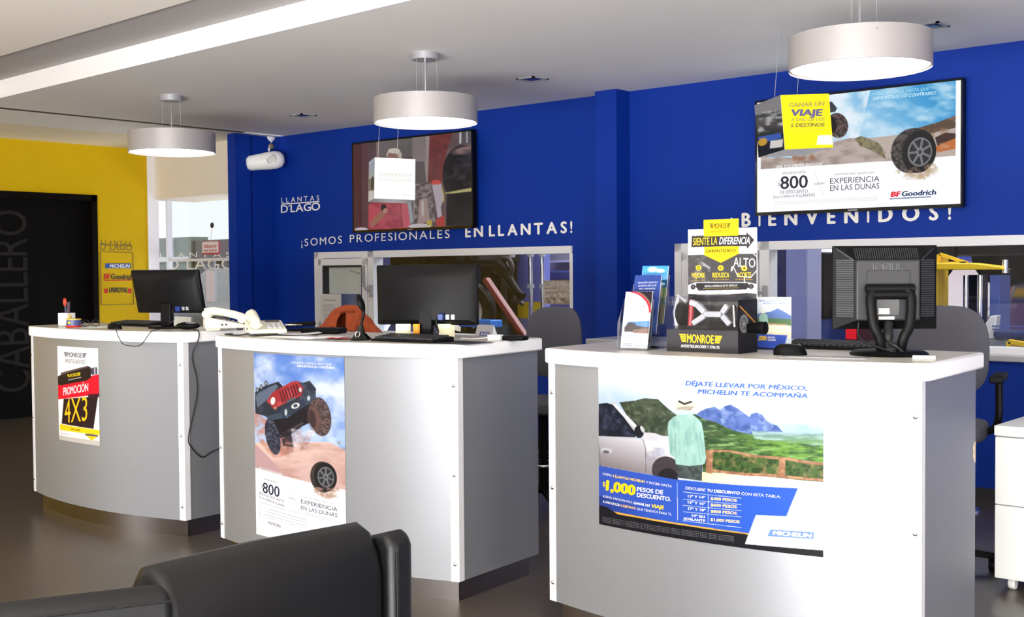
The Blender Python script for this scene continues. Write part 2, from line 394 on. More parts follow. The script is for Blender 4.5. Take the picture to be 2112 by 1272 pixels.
def wbox(mb, u0, u1, z0, z1, d0, d1, mi=0):
    P = [w3(u, z, d) for z in (z0, z1) for (u, d) in ((u0, d1), (u1, d1), (u1, d0), (u0, d0))]
    return mb.add(P, [(0, 3, 2, 1), (4, 5, 6, 7), (0, 1, 5, 4), (1, 2, 6, 5), (2, 3, 7, 6), (3, 0, 4, 7)], mi)
U1a, U1b = onW(650, 524)[0], onW(1181, 505)[0]; W1b, W1t = 0.80, 1.525
U2a, U2b = onW(1393, 503)[0], 6.6; W2b, W2t = 0.845, 1.52
mb = MB()
wbox(mb, -2.45, U1a, 0, 2.6, -.12, 0); wbox(mb, U1a, U1b, W1t, 2.6, -.12, 0); wbox(mb, U1a, U1b, 0, W1b, -.12, 0)
wbox(mb, U1b, U2a, 0, 2.6, -.12, 0); wbox(mb, U2a, U2b, W2t, 2.6, -.12, 0); wbox(mb, U2a, U2b, 0, W2b, -.12, 0); wbox(mb, U2b, 9, 0, 2.6, -.12, 0)
S('wall_back', mb, M_blue)
pa, pb = onW(1228, 400, .16)[0], onW(1272, 400, .16)[0]
S('trim_4', wbox(MB(), pa, pb, 0, 2.6, 0, .16), M_blue)                      # pier between the two windows
S('wall_return', MB().box(-8.99, 6.26, 0, -8.90, 6.6, 2.6), M_blue)
S('trim_5', MB().box(-8.99, 6.10, 0, -8.87, 6.26, 2.6), M_blue)
S('baseboard_back', wbox(MB(), -2.3, 7.5, 0, .075, 0, .012), mat('dark_baseboard', (40, 38, 44), 0.5))
mb = MB(); XL = -10.71
mb.box(XL - .15, -3.4, 0, XL, 3.9, 2.66); mb.box(XL - .15, 3.9, 2.12, XL, 5.74, 2.66); mb.box(XL - .15, 5.74, 0, XL, 6.36, 2.66)
S('wall_left', mb, M_yellow)
S('trim_6', MB().box(XL - .15, 6.30, 0, XL + .012, 6.42, 2.66), M_whitep)
S('wall_entrance', MB().box(XL - .15, 6.38, 2.105, -8.99, 6.95, 2.66), M_beige)
S('wall_front', MB().box(-9.0, -3.5, 0, -3.9, -3.4, 2.8), M_whitep)  # unseen wall, added to keep daylight out of the counters' left reflections
S('wall_right', MB().box(3.3, -1.0, 0, 3.42, 7.2, 2.8), M_whitep)

# restroom door, black, with tall grey letters reading upwards
dr = struct('door_1')
M_blackd = mat('black_door_paint', (6, 5, 4), 0.6, spec=0.1)
MB().box(XL - .10, 3.98, 0, XL - .05, 5.70, 2.06).build('door_leaf', M_blackd, dr)
f = MB(); f.box(XL - .12, 5.69, 0, XL + .02, 5.745, 2.12); f.box(XL - .12, 3.9, 2.06, XL + .02, 5.745, 2.12); f.build('door_frame', mat('door_frame_paint', (12, 7, 6), 0.5, spec=0.1), dr)
q, fc = textline('CABALLERO', (0, 0), (1.95, 0), .33, 0.0, 0, .05)
ys = onX(58, 600, XL - .045)[1]
vs = [(XL - .046, ys + a[1], .25 + a[0] * .87) for a in q]
MB().add(vs, fc).build('door_lettering', mat('dim_grey_vinyl', (36, 34, 33), 0.6, spec=0.1), dr)

# ------------------------------------------------------------------ windows
def window(name, ua, ub, zb, zt, split, seed):
    r = struct(name)
    m = MB(); t = .055
    wbox(m, ua, ub, zt - t, zt, -.10, .012); wbox(m, ua, ub, zb, zb + .04, -.10, .012)
    wbox(m, ua, ua + t, zb, zt, -.10, .012); wbox(m, split - .035, split + .035, zb, zt, -.10, .012); wbox(m, ub - .03, ub, zb, zt, -.10, .0)
    m.build('window_frame', M_alu, r, bevel=.004)
    m = MB(); s0, s1, b = ua + t + .005, split - .04, .065
    wbox(m, s0, s1, zt - t - b, zt - t - .005, -.07, .022); wbox(m, s0, s1, zb + .045, zb + .045 + b, -.07, .022)
    wbox(m, s0, s0 + b * .8, zb + .045, zt - t, -.07, .022); wbox(m, s1 - b, s1, zb + .045, zt - t, -.07, .022)
    sash = m.build('sash', M_alu, r, bevel=.004)
    m = MB(); g = .016
    a0, a1, c0, c1 = s0 + b * .8, s1 - b, zb + .045 + b, zt - t - b
    wbox(m, a0, a0 + g, c0, c1, -.05, .012); wbox(m, a1 - g, a1, c0, c1, -.05, .012); wbox(m, a0, a1, c1 - g, c1, -.05, .012)
    m.build('gasket', M_black2, r)
    m = MB(); wbox(m, s1 - .048, s1 - .018, 1.22, 1.40, .022, .034); p = [w3(s1 - .033, 1.335, .034), w3(s1 - .033, 1.335, .075), w3(s1 - .14, 1.36, .085)]
    m.tube(p, .008, 8); m.build('handle', M_alug, sash)
    m = MB(); wbox(m, split - .005, split + .025, 1.13, 1.235, .012, .03); m.tube([w3(split, 1.18, .03), w3(split - .02, 1.2, .06), w3(split - .05, 1.25, .065)], .009, 8); m.build('latch', M_alug, r)
    m = MB(); wbox(m, s0 + .03, s1 - .03, zb + .06, zt - t - .03, -.044, -.040); m.build('pane', M_glass, r)
    m = MB(); wbox(m, split + .03, ub - .02, zb + .03, zt - t + .01, -.044, -.040); m.build('pane', M_glass, r)
    m = MB(); wbox(m, ua - .02, ub + .02, zb - .035, zb, -.12, .075); m.build('window_sill', M_alug, r, bevel=.006)
    return r
window('window_1', U1a, U1b, W1b, W1t, onW(767, 600)[0], 1)
window('window_2', U2a, U2b, W2b, W2t, onW(1578, 560)[0], 2)

# ------------------------------------------------------------------ lettering on the blue wall
def wall_letters(name, label, items, cat='lettering', m=None, part='letter'):
    (u0, z0) = onW(*items[0][1]); c = w3(u0, z0, 0); t = thing(name, label, cat, c, WA)
    for (s_, p0, p1, h, bold, track) in items:
        (ua, za), (ub, zb_) = onW(*p0), onW(*p1)
        ws = [glyphs(ch)[0][:, 0].max() if ch != ' ' else .3 for ch in s_]; W = sum(ws) + track * (len(s_) - 1); x = 0.0
        for ch, wd in zip(s_, ws):
            f0, f1 = x / W, (x + wd) / W; x += wd + track
            q, f = textline(ch, (ua + (ub - ua) * f0, -(za + (zb_ - za) * f0)), (ua + (ub - ua) * f1, -(za + (zb_ - za) * f1)), h, bold)
            MB().add([(a - u0, -.003 - l_, -c_ - z0) for (a, c_), l_ in zip(q, textline.lift * 4)], f).build(part, m or M_vinylw, t)
    return t
wall_letters('wall_lettering', 'white lettering SOMOS PROFESIONALES EN LLANTAS on the blue wall above the middle window',
    [('¡SOMOS', (622, 508), (706, 501.5), .066, .0, .22), ('PROFESIONALES', (722, 500), (928, 490.5), .066, .0, .2), ('EN', (960, 489), (997, 487.5), .082, .03, .2), ('LLANTAS!', (1009, 487), (1181, 479.5), .082, .03, .2)])
wall_letters('wall_lettering', 'bold white BIENVENIDOS lettering on the blue wall below the bright screen',
    [('¡', (1507, 467), (1512, 467), .075, .03, 0), ('BIENVENIDOS!', (1530, 467), (1962, 452), .085, .035, .38)])
o = wall_letters('wall_logo', 'small white shop logo lettering on the blue wall left of the dark screen',
    [('LLANTAS', (581, 418), (659, 413), .045, 0, .35), ('D´LAGO', (580, 439), (661, 433), .068, .012, .02)], 'logo')
(ua, za), (ub, zb_) = onW(581, 421), onW(659, 415.5)
(u0, z0) = onW(581, 418); MB().box(ua - u0, -.004, (za + zb_) / 2 - z0 - .005, ub - u0, -.001, (za + zb_) / 2 - z0 + .005).build('logo_rule', M_vinylw, o)

# ------------------------------------------------------------------ pendant drum lamps
M_shade = mat('silver_shade', (166, 161, 161), 0.45, metal=0.25, noise=0.04, nscale=80)
M_diff = mat('lit_diffuser', (255, 255, 255), 0.5, emit=5.0, ecol=(255, 253, 248))
def lamp(loc, label):
    t = thing('pendant_lamp', label, 'lamp', loc, 0, 'drum pendant lamps over the counters')
    MB().lathe([(.298, 0), (.300, .002), (.300, .143), (.296, .145), (.292, .143), (.292, .012)], 64, cap=False).build('drum_shade', M_shade, t, smooth=40)
    MB().lathe([(.0, .010), (.291, .010), (.291, .016), (.0, .016)], 64, cap=False).build('diffuser', M_diff, t, smooth=40)
    MB().lathe([(.0, .140), (.292, .140), (.292, .135), (0, .135)], 48, cap=False).build('top_cover', M_shade, t)
    MB().lathe([(.0, .365), (.078, .365), (.078, .405), (.0, .405)], 32, cap=False).build('ceiling_canopy', M_alug, t, smooth=40)
    MB().cyl((0, 0, .14), (0, 0, .37), .006, 10).build('suspension_rod', M_chrome, t)
    for k in range(3):
        a = 2 * math.pi * k / 3 + .5
        MB().cyl((.068 * math.cos(a), .068 * math.sin(a), .366), (.072 * math.cos(a), .072 * math.sin(a), .14), .0012, 6).build('suspension_wire', M_alug, t)
    for a in (-.9, 1.2, 3.3): MB().cyl((.299 * math.cos(a), .299 * math.sin(a), .118), (.304 * math.cos(a), .304 * math.sin(a), .118), .004, 10).build('screw', M_chrome, t)
    return t
l0 = lamp((-2.282, 4.766, 2.195), 'largest looking silver drum pendant lamp, nearest, hanging before the bright screen')
dup(l0, (-4.905, 4.678, 2.195), 'silver drum pendant lamp hanging before the dark wall screen')
dup(l0, (-7.34, 4.52, 2.195), 'silver drum pendant lamp near the yellow wall, farthest of the row')

M_dl = mat('downlight_reflector', (120, 118, 128), 0.25, metal=0.8)
def downlight(px, py, label):
    p = onZ(px, py, 2.6)
    t = thing('downlight', label, 'ceiling light', (p[0], p[1], 2.598), 0, 'square recessed ceiling spotlights')
    m = MB(); w = .075
    for a in ((-w, -w, w, -w + .015), (-w, w - .015, w, w), (-w, -w, -w + .015, w), (w - .015, -w, w, w)): m.box(a[0], a[1], -.006, a[2], a[3], .002)
    m.build('frame', M_alug, t)
    MB().box(-.06, -.06, -.001, .06, .06, .001).build('housing', M_black2, t)
    MB().lathe([(.045, -.003), (.042, -.005), (.02, -.002), (0, -.002)], 20, cap=False).build('reflector', M_dl, t)
downlight(1098, 162, 'square recessed spotlight in the ceiling right of the middle pendant lamp')
downlight(625, 237, 'square recessed spotlight in the ceiling between left and middle pendant lamps')
downlight(1918, 52, 'square recessed spotlight in the ceiling right of the nearest pendant lamp')

# ------------------------------------------------------------------ reception counters
ARC_B = 0.105
class Desk:
    def __init__(s, A, ang, w, d, label):
        s.A = Vector((A[0], A[1], 0)); s.a = ang; s.w = w; s.d = d
        s.root = thing('reception_counter', label, 'counter', s.A, ang, 'curved silver reception counters')
        s.B = ARC_B; w_ = w
        N = 40; xs = [w * k / N for k in range(N + 1)]
        arc = lambda x, off=0: -s.B * (1 - ((x - w / 2) / (w / 2)) ** 2) - off
        s.arc = arc
        m = MB(); m.ext([(x, arc(x)) for x in xs] + [(x, arc(x) + .018) for x in reversed(xs)], .09, .99)
        m.build('front_panel', M_lam, s.root, smooth=30)
        MB().box(0, .014, .09, .018, d, .99).build('side_panel', M_lam, s.root)
        MB().box(w - .018, .014, .09, w, d, .99).build('side_panel', M_lam, s.root)
        i = .03; m = MB(); xk = [i + (w - 2 * i) * k / N for k in range(N + 1)]
        m.ext([(x, arc(x) + i + .012) for x in xk] + [(x, arc(x) + i + .022) for x in reversed(xk)], 0, .09)
        m.box(i, .04, 0, i + .01, d - .03, .09); m.box(w - i - .01, .04, 0, w - i, d - .03, .09)
        m.build('toe_kick', M_steel, s.root, smooth=30)
        o = .028; r = .05; xo = [-o + (w + 2 * o) * k / N for k in range(N + 1)]
        poly = [(x, arc(x, o)) for x in xo if r < x + o < w + 2 * o - r]
        def corner(cx, cy, a0, a1): return [(cx + r * math.cos(R(a0 + (a1 - a0) * k / 6)), cy + r * math.sin(R(a0 + (a1 - a0) * k / 6))) for k in range(7)]
        yl = arc(r - o, o)
        poly = poly + corner(w + o - r, yl + r + .012, -75, 0) + [(w + o, d + .0), (-o, d + .0)] + corner(r - o, yl + r + .012, 180, 255)
        MB().ext(poly, .99, 1.044).build('countertop', M_slab, s.root, bevel=.006)
        ins = [(x, y) for x, y in poly]; cx = w / 2; cy = d / 2
        pin = [(cx + (x - cx) * (1 - .012 / (w / 2)), y + (.012 if y < cy else -.012)) for x, y in ins]
        MB().ext(pin, 1.044, 1.0455).build('top_surface', M_top, s.root)
        for x0, sgn in ((0, 1), (w, -1)):
            m = MB(); slope = math.atan2(arc(x0 + sgn * .03) - arc(x0), .03)
            m.ext([(x0 - sgn * .003, -.003), (x0 + sgn * .032, arc(x0 + sgn * .032) - .003), (x0 + sgn * .032, arc(x0 + sgn * .032)), (x0, .0), (x0, .03), (x0 - sgn * .003, .03)], .09, .99)
            tr = m.build('corner_trim', M_alu, s.root)
            for z in (.16, .52, .88):
                xx = x0 + sgn * .016; y = arc(xx) - .003
                MB().lathe([(.0, -.005), (.005, -.0045), (.008, -.002), (.0085, .0)], 14, (xx, y, z), axis='y', cap=False).build('screw', M_chrome, tr, smooth=60)
    def P(s, x, z, off):                                       # point on the curved front
        x = np.asarray(x, float); y = -s.B * (1 - ((x - s.w / 2) / (s.w / 2)) ** 2); dy = s.B * 2 * (x - s.w / 2) / (s.w / 2) ** 2
        n = np.sqrt(1 + dy ** 2); X = x + off * dy / n; Y = y - off / n
        c, q = math.cos(s.a), math.sin(s.a)
        return np.stack([s.A.x + c * X - q * Y, s.A.y + q * X + c * Y, np.asarray(z, float) + 0 * X], -1)
    def hit(s, px, py):                                        # pixel -> (x along front, z)
        best = None
        for k in range(2001):
            x = -.05 + (s.w + .1) * k / 2000; p = s.P(np.array([x]), np.array([0.5]), 0)[0]
            q = pxm(p)
            if best is None or abs(q[0] - px) < best[0]: best = (abs(q[0] - px), x, p)
        x, p = best[1], best[2]; d = ray(px, py); t = np.linalg.norm(p[:2] - CAMP[:2]) / np.linalg.norm(d[:2])
        return x, CH + d[2] * t
    def sheet(s, TL, TR, BL, BR=None, zbot=None):
        a, b, c = s.hit(*TL), s.hit(*TR), s.hit(*BL); x0, x1 = a[0], b[0]; z1 = (a[1] + b[1]) / 2; z0 = c[1] if zbot is None else zbot
        if BR: z0 = (c[1] + s.hit(*BR)[1]) / 2
        return lambda u, v, l: s.P(x0 + (x1 - x0) * np.asarray(u), z1 + (z0 - z1) * np.asarray(v), .0012 + l)
D1 = Desk((-6.56, 3.105), R(4.6), 1.41, .43, 'curved silver reception counter in front of the yellow wall, farthest left')
D2 = Desk((-4.70, 3.125), R(6.6), 1.43, .565, 'curved silver reception counter with the off-road car poster, middle of three')
D3 = Desk((-2.838, 3.337), R(5.2), 1.388, .585, 'curved silver reception counter with the wide landscape poster, nearest')

_d = D3.d
ch = MB().ext([(_d - .030, .715), (_d - .022, .700), (_d - .026, .685), (_d - .014, .668), (_d - .001, .662), (_d - .001, .735), (_d - .014, .732)], D3.w, D3.w + .0012, 'yz').build('chipped_edge', mat('bare_chipboard', (226, 206, 176), .8), D3.root); ch['label'] = 'pale chipped patch on the side panel'

# ------------------------------------------------------------------ posters on the counters
WHT = (252, 252, 254); NAVY = (38, 44, 72); GREY = (120, 124, 140)
def texts(P, rows, sc=1.0):
    for r in rows: P.text(*r[:5], **(r[5] if len(r) > 5 else {}))
def wheel(P, cx, cy, rx, ry, rot=0, rim=(120, 122, 126), tread=True):
    if tread: P.ell(cx - rx * .22, cy + ry * .02, rx * 1.02, ry, (52, 44, 42), rot); P.noise(None, (96, 84, 78), 7, .5, .6, 3, 0)
    m = P.emask(cx - rx * .22, cy, rx * 1.02, ry, rot); n = fbm(P.X / 7, P.Y / 5, 9); P.blend(m * (n > .52), (92, 82, 78), .6)
    P.ell(cx, cy, rx * .92, ry * .95, (34, 32, 34), rot); P.ell(cx + rx * .04, cy, rx * .66, ry * .66, rim, rot); P.ell(cx + rx * .05, cy, rx * .58, ry * .58, (48, 48, 52), rot)
    c, q = math.cos(R(rot)), math.sin(R(rot))
    for k in range(7):
        a = 2 * math.pi * k / 7 + .3; e = (math.cos(a) * rx * .56, math.sin(a) * ry * .56)
        P.line([(cx + rx * .05, cy), (cx + rx * .05 + e[0] * c - e[1] * q, cy + e[0] * q + e[1] * c)], rx * .13, (118, 120, 124))
    P.ell(cx + rx * .05, cy, rx * .2, ry * .2, (128, 130, 134), rot); P.ell(cx + rx * .05, cy, rx * .11, ry * .11, (70, 70, 74), rot)

# wide landscape poster
P = Print([(50, 45), (1445, 98), (1445, 1237), (70, 1040)], 470, 380, D3.sheet((1236, 756), (1698, 772), (1243, 1083), (1697, 1147)))
P.grad(None, (250, 250, 252), (168, 194, 222), (700, 130), (660, 360))
P.noise(None, (236, 240, 246), 160, .4, .6, 5, a=.6)
P.poly([(640, 400), (1445, 400), (1445, 480), (1445, 700), (640, 700)], (160, 190, 210)); P.noise([(640, 380), (1445, 400), (1445, 480), (640, 480)], (206, 222, 232), 90, .4, .6, 8)
mt = [(735, 345), (770, 318), (800, 305), (850, 292), (880, 312), (905, 290), (942, 277), (985, 302), (1020, 330), (1052, 356), (1062, 335), (1090, 326), (1122, 340), (1150, 382), (1205, 408), (1240, 455), (1180, 475), (900, 460), (740, 400)]
P.poly(mt, (98, 122, 190)); P.noise(mt, (60, 84, 150), 42, .45, .6, 12); P.noise(mt, (150, 172, 216), 30, .58, .7, 14)
gr = [(560, 330), (620, 350), (730, 340), (790, 372), (850, 385), (960, 440), (1050, 462), (1200, 462), (1445, 490), (1445, 640), (1250, 610), (1080, 590), (800, 580)]
P.grad(gr, (62, 78, 60), (104, 150, 62), (800, 400), (1180, 590)); P.noise(gr, (40, 70, 38), 46, .48, .6, 20, sy=16); P.noise(gr, (150, 190, 120), 60, .6, .72, 22, sy=12)
P.grad([(1060, 440), (1445, 455), (1445, 530), (1080, 490)], (120, 150, 170), (104, 150, 80), (1200, 440), (1200, 530)); P.noise([(1060, 440), (1445, 455), (1445, 540), (1080, 490)], (170, 196, 200), 70, .5, .62, 25, sy=12)
hl = [(215, 275), (330, 262), (400, 245), (490, 250), (560, 310), (612, 345), (600, 480), (400, 475), (320, 420)]
P.poly(hl, (74, 84, 66)); P.noise(hl, (48, 58, 44), 34, .46, .6, 30); P.noise(hl, (110, 120, 100), 24, .6, .7, 31)
P.poly([(780, 560), (1445, 640), (1445, 760), (780, 710)], (74, 100, 52)); P.noise([(780, 560), (1445, 640), (1445, 760), (780, 710)], (36, 58, 30), 22, .46, .58, 33); P.noise([(780, 560), (1445, 640), (1445, 760), (780, 710)], (150, 130, 84), 30, .6, .7, 35)
P.grad([(775, 700), (1000, 712), (1220, 735), (1445, 765), (1445, 1000), (775, 760)], (240, 226, 186), (250, 246, 236), (800, 700), (1200, 860))
for pl in ([(798, 562), (930, 560), (1085, 592), (1260, 606), (1345, 626), (1445, 640), (1445, 656), (1340, 644), (1250, 622), (1080, 606), (930, 574), (798, 578)], [(838, 682), (930, 694), (1040, 704), (1180, 710), (1445, 742), (1445, 758), (1180, 728), (1030, 722), (838, 700)], [(802, 572), (842, 578), (838, 712), (800, 704)], [(1215, 604), (1248, 608), (1246, 735), (1214, 728)]):
    P.poly(pl, (186, 142, 110)); P.noise(pl, (140, 96, 72), 26, .45, .6, 40)
P.poly([(60, 470), (120, 300), (180, 270), (345, 418), (400, 440), (60, 500)], (190, 190, 198))
P.grad([(60, 490), (380, 500), (400, 458), (470, 462), (540, 484), (590, 500), (612, 600), (615, 745), (440, 720), (62, 672)], (206, 206, 216), (138, 130, 134), (300, 500), (260, 690)); P.noise([(400, 480), (590, 500), (600, 640), (420, 600)], (250, 250, 252), 60, .42, .6, 44, a=.8)
P.noise([(400, 540), (560, 560), (560, 640), (410, 650)], (132, 140, 176), 60, .45, .65, 46, a=.8)
P.poly([(58, 288), (120, 280), (165, 290), (250, 366), (336, 462), (336, 494), (58, 492)], (26, 28, 42)); P.noise([(58, 300), (165, 300), (330, 480), (58, 490)], (66, 74, 96), 36, .52, .66, 47)
P.poly([(165, 282), (188, 285), (350, 420), (332, 434)], (232, 232, 236)); P.poly([(58, 488), (336, 490), (336, 500), (58, 497)], (190, 190, 196))
P.ell(362, 455, 34, 40, (30, 30, 36), -10); P.ell(386, 440, 12, 24, (196, 198, 204), -30)
P.ell(124, 578, 46, 17, (196, 196, 202), 3); P.ell(120, 586, 26, 9, (96, 92, 98), 3); P.line([(388, 500), (408, 560), (412, 706)], 4, (104, 100, 106)); P.line([(62, 540), (78, 672)], 4, (104, 100, 106))
P.ell(545, 690, 92, 84, (66, 60, 66)); P.ell(560, 740, 66, 60, (36, 34, 40))
jn = [(614, 640), (778, 650), (776, 756), (628, 738)]; P.poly(jn, (82, 92, 92)); P.noise(jn, (52, 60, 62), 20, .45, .58, 50)
sh = [(592, 360), (640, 340), (700, 332), (748, 366), (772, 392), (786, 470), (800, 615), (792, 648), (774, 655), (700, 664), (612, 655), (604, 612), (574, 596), (556, 430), (562, 390)]
P.poly(sh, (158, 200, 192)); P.noise(sh, (118, 164, 160), 26, .5, .64, 52, sy=80, a=.8); P.noise(sh, (182, 216, 208), 26, .56, .68, 54, sy=70, a=.7); P.line([(606, 470), (612, 610)], 4, (128, 166, 164)); P.line([(742, 470), (768, 640)], 4, (128, 166, 164))
P.ell(686, 316, 22, 26, (164, 116, 92)); P.poly([(640, 318), (710, 314), (720, 342), (640, 346)], (190, 222, 214))
P.ell(668, 287, 68, 27, (214, 208, 194), -6); P.poly([(626, 250), (640, 240), (690, 240), (704, 250), (708, 284), (628, 284)], (224, 219, 206)); P.line([(629, 262), (664, 278), (706, 264)], 12, (48, 44, 48)); P.ell(668, 303, 58, 9, (176, 168, 152), -6)
P.grad([(62, 672), (440, 722), (600, 748), (960, 778), (1315, 800), (1250, 985), (1092, 970), (1050, 1088), (560, 1022), (65, 950)], (58, 88, 190), (46, 94, 206), (60, 800), (1200, 900)); P.grad([(64, 860), (420, 920), (420, 1004), (66, 952)], (40, 60, 140), (50, 88, 196), (66, 900), (420, 950))
P.poly([(65, 940), (560, 1012), (1050, 1082), (1048, 1092), (560, 1024), (65, 956)], (232, 178, 70))
P.poly([(65, 954), (560, 1022), (1048, 1090), (1030, 1150), (1445, 1190), (1445, 1237), (760, 1170), (70, 1040)], (26, 25, 32)); P.poly([(64, 920), (130, 930), (220, 978), (66, 956)], (26, 25, 32))
P.poly([(1090, 968), (1445, 985), (1445, 1192), (1030, 1148)], (251, 251, 253))
P.poly([(1170, 1057), (1398, 1077), (1395, 1120), (1152, 1100)], (112, 148, 222))
sh1 = dict(bold=.034, shear=.22)
texts(P, [('DÉJATE LLEVAR POR MÉXICO,', (668, 160), (1362, 186), 27, (74, 116, 206), sh1), ('MICHELIN TE ACOMPAÑA', (746, 210), (1366, 234), 27, (74, 116, 206), sh1),
 ('COMPRA', (92, 730), (164, 740), 14, WHT, dict(shear=.1)), ('4 LLANTAS MICHELIN', (170, 742), (404, 774), 15, (255, 214, 96), dict(bold=.03, shear=.1)), ('Y RECIBE HASTA', (414, 776), (586, 800), 14, WHT, dict(shear=.1)),
 ('$', (96, 800), (116, 803), 28, (255, 216, 40), dict(bold=.02)), ('1,000', (118, 824), (340, 854), 60, (255, 218, 24), dict(bold=.05, shear=.08)),
 ('PESOS DE', (350, 826), (530, 844), 25, WHT, dict(bold=.03, shear=.05)), ('DESCUENTO.', (350, 862), (582, 886), 25, WHT, dict(bold=.03, shear=.05)),
 ('ADEMÁS, PARTICIPA PARA', (96, 870), (318, 906), 14, WHT, dict(shear=.1)), ('GANAR UN', (326, 908), (440, 924), 15, WHT, dict(bold=.03, shear=.1)), ('VIAJE', (450, 928), (536, 938), 22, (255, 214, 40), dict(bold=.03, shear=.1)),
 ('A UNO DE LOS', (97, 904), (226, 924), 14, WHT, dict(bold=.03, shear=.1)), ('5 DESTINOS', (232, 926), (342, 942), 14, (255, 206, 110), dict(bold=.03, shear=.1)), ('QUE TENEMOS PARA TI.', (350, 944), (586, 976), 14, WHT, dict(shear=.1)),
 ('DESCUBRE', (674, 810), (796, 822), 17, WHT, dict(shear=.1)), ('TU DESCUENTO', (806, 823), (1000, 840), 17, WHT, dict(bold=.035, shear=.1)), ('CON ESTA TABLA:', (1008, 842), (1224, 862), 17, WHT, dict(shear=.1)),
 ('13" Y 14"', (690, 860), (796, 868), 15, WHT, dict(bold=.03)), ('$400 PESOS', (830, 874), (984, 886), 17, (255, 222, 160), dict(bold=.035)),
 ('15" Y 16"', (690, 898), (798, 908), 15, WHT, dict(bold=.03)), ('$600 PESOS', (830, 914), (984, 926), 17, (255, 222, 160), dict(bold=.035)),
 ('17" Y 18"', (692, 938), (800, 948), 15, WHT, dict(bold=.03)), ('$800 PESOS', (830, 954), (984, 966), 17, (255, 222, 160), dict(bold=.035)),
 ('19" EN', (716, 982), (796, 990), 15, WHT, dict(bold=.03)), ('ADELANTE', (662, 1000), (798, 1014), 15, WHT, dict(bold=.03)), ('$1,000 PESOS', (830, 1006), (1000, 1020), 17, (255, 222, 160), dict(bold=.035)),
 ('MICHELIN', (1182, 1092), (1386, 1112), 24, WHT, dict(bold=.05, shear=.15))])
for y0, y1 in ((826, 862), (872, 902), (910, 940), (950, 980), (1006, 1046)):
    P.line([(660, y0), (1008, y1)], 3, (210, 222, 246))
P.line([(815, 845), (815, 1026)], 3, (210, 222, 246)); P.line([(622, 766), (626, 1004)], 3, (210, 222, 246))
for k in range(4): P.text('consulta términos y condiciones de la promoción en los centros participantes hasta agotar existencias', (96, 996 + 10 * k), (968, 1106 + 10 * k), 5, (150, 150, 158), lay=1)
o = P.build('poster', M_print, white=0.62); tag(o, 'wide poster of a silver car and hatted man before a green valley', 'poster')

# off-road car poster
P = Print([(55, 28), (632, 45), (664, 1290), (92, 1262)], 210, 440, D2.sheet((527, 729), (713, 735), (540, 1127), zbot=.16))
P.grad(None, (92, 130, 208), (180, 205, 240), (350, 30), (350, 600)); P.noise(None, (232, 238, 250), 130, .42, .66, 60); P.noise(None, (64, 108, 196), 110, .55, .72, 66, a=.7)
P.grad([(60, 640), (240, 620), (420, 600), (560, 590), (648, 640), (660, 895), (75, 810)], (226, 196, 186), (214, 180, 176), (300, 600), (400, 860)); P.noise([(60, 620), (640, 600), (660, 895), (75, 810)], (190, 150, 140), 110, .5, .7, 70, sy=40)
P.poly([(70, 640), (240, 775), (330, 848), (75, 810)], (196, 160, 162)); P.noise([(560, 572), (642, 570), (648, 640), (600, 590)], (110, 96, 70), 16, .5, .6, 72, a=.6)
ds = [(68, 420), (150, 470), (240, 500), (300, 560), (330, 640), (300, 700), (220, 730), (120, 640), (70, 560)]
P.noise(ds, (196, 130, 112), 40, .35, .55, 74); P.noise([(230, 480), (470, 520), (430, 640), (300, 700), (200, 640)], (150, 104, 96), 46, .4, .6, 76, a=.8)
bd = [(70, 300), (90, 272), (240, 215), (275, 250), (350, 205), (400, 215), (440, 200), (478, 250), (478, 330), (440, 360), (330, 400), (300, 440), (250, 470), (140, 450), (75, 440)]
P.poly(bd, (46, 50, 62)); P.noise(bd, (78, 84, 100), 40, .5, .64, 80)
P.poly([(76, 330), (96, 300), (225, 232), (240, 250), (165, 340), (90, 400)], (96, 108, 130)); P.line([(76, 300), (110, 268), (240, 222), (262, 250)], 9, (34, 36, 44))
rd = [(160, 350), (200, 290), (330, 210), (372, 205), (402, 250), (392, 300), (300, 350), (250, 378), (215, 405), (190, 380)]
P.poly(rd, (158, 48, 54)); P.noise(rd, (196, 84, 88), 40, .52, .66, 82)
for k in range(7): P.line([(250 + 18 * k, 280 - 9 * k), (276 + 17 * k, 352 - 11 * k)], 8, (66, 26, 34))
P.ell(204, 346, 16, 26, (220, 222, 226), 10); P.ell(222, 392, 10, 10, (176, 132, 104)); P.ell(384, 262, 9, 16, (206, 196, 196))
bp_ = [(150, 455), (260, 420), (276, 395), (410, 320), (412, 308), (476, 280), (480, 310), (440, 350), (300, 440), (262, 472), (200, 486)]
P.poly(bp_, (62, 74, 92)); P.poly([(256, 400), (410, 318), (420, 372), (280, 458)], (50, 60, 78)); P.ell(355, 368, 28, 17, (226, 222, 212), -28); P.ell(355, 368, 15, 11, (62, 72, 98), -28)
P.ell(294, 416, 9, 22, (196, 200, 208), 0); P.ell(436, 314, 9, 16, (196, 200, 208)); P.line([(304, 344), (350, 318)], 12, (88, 96, 110))
P.poly([(180, 480), (300, 450), (440, 350), (470, 350), (450, 470), (400, 500), (330, 560), (260, 590), (200, 540)], (34, 30, 36)); P.line([(250, 580), (400, 480)], 14, (78, 66, 70)); P.noise([(250, 540), (330, 540), (350, 640), (280, 640)], (40, 34, 40), 20, .3, .45, 84)
P.ell(505, 430, 62, 126, (70, 58, 60), -8); m = P.emask(505, 430, 62, 126, -8); P.blend(m * (fbm(P.X / 13, P.Y / 8, 5) > .52), (118, 98, 96), .8); P.ell(470, 440, 44, 105, (104, 78, 74), -8, .4); P.ell(460, 445, 20, 60, (64, 50, 52), -8)
P.ell(205, 585, 50, 122, (40, 42, 56), -14); m = P.emask(205, 585, 50, 122, -14); P.blend(m * (fbm(P.X / 12, P.Y / 8, 7) > .5), (88, 92, 110), .8)
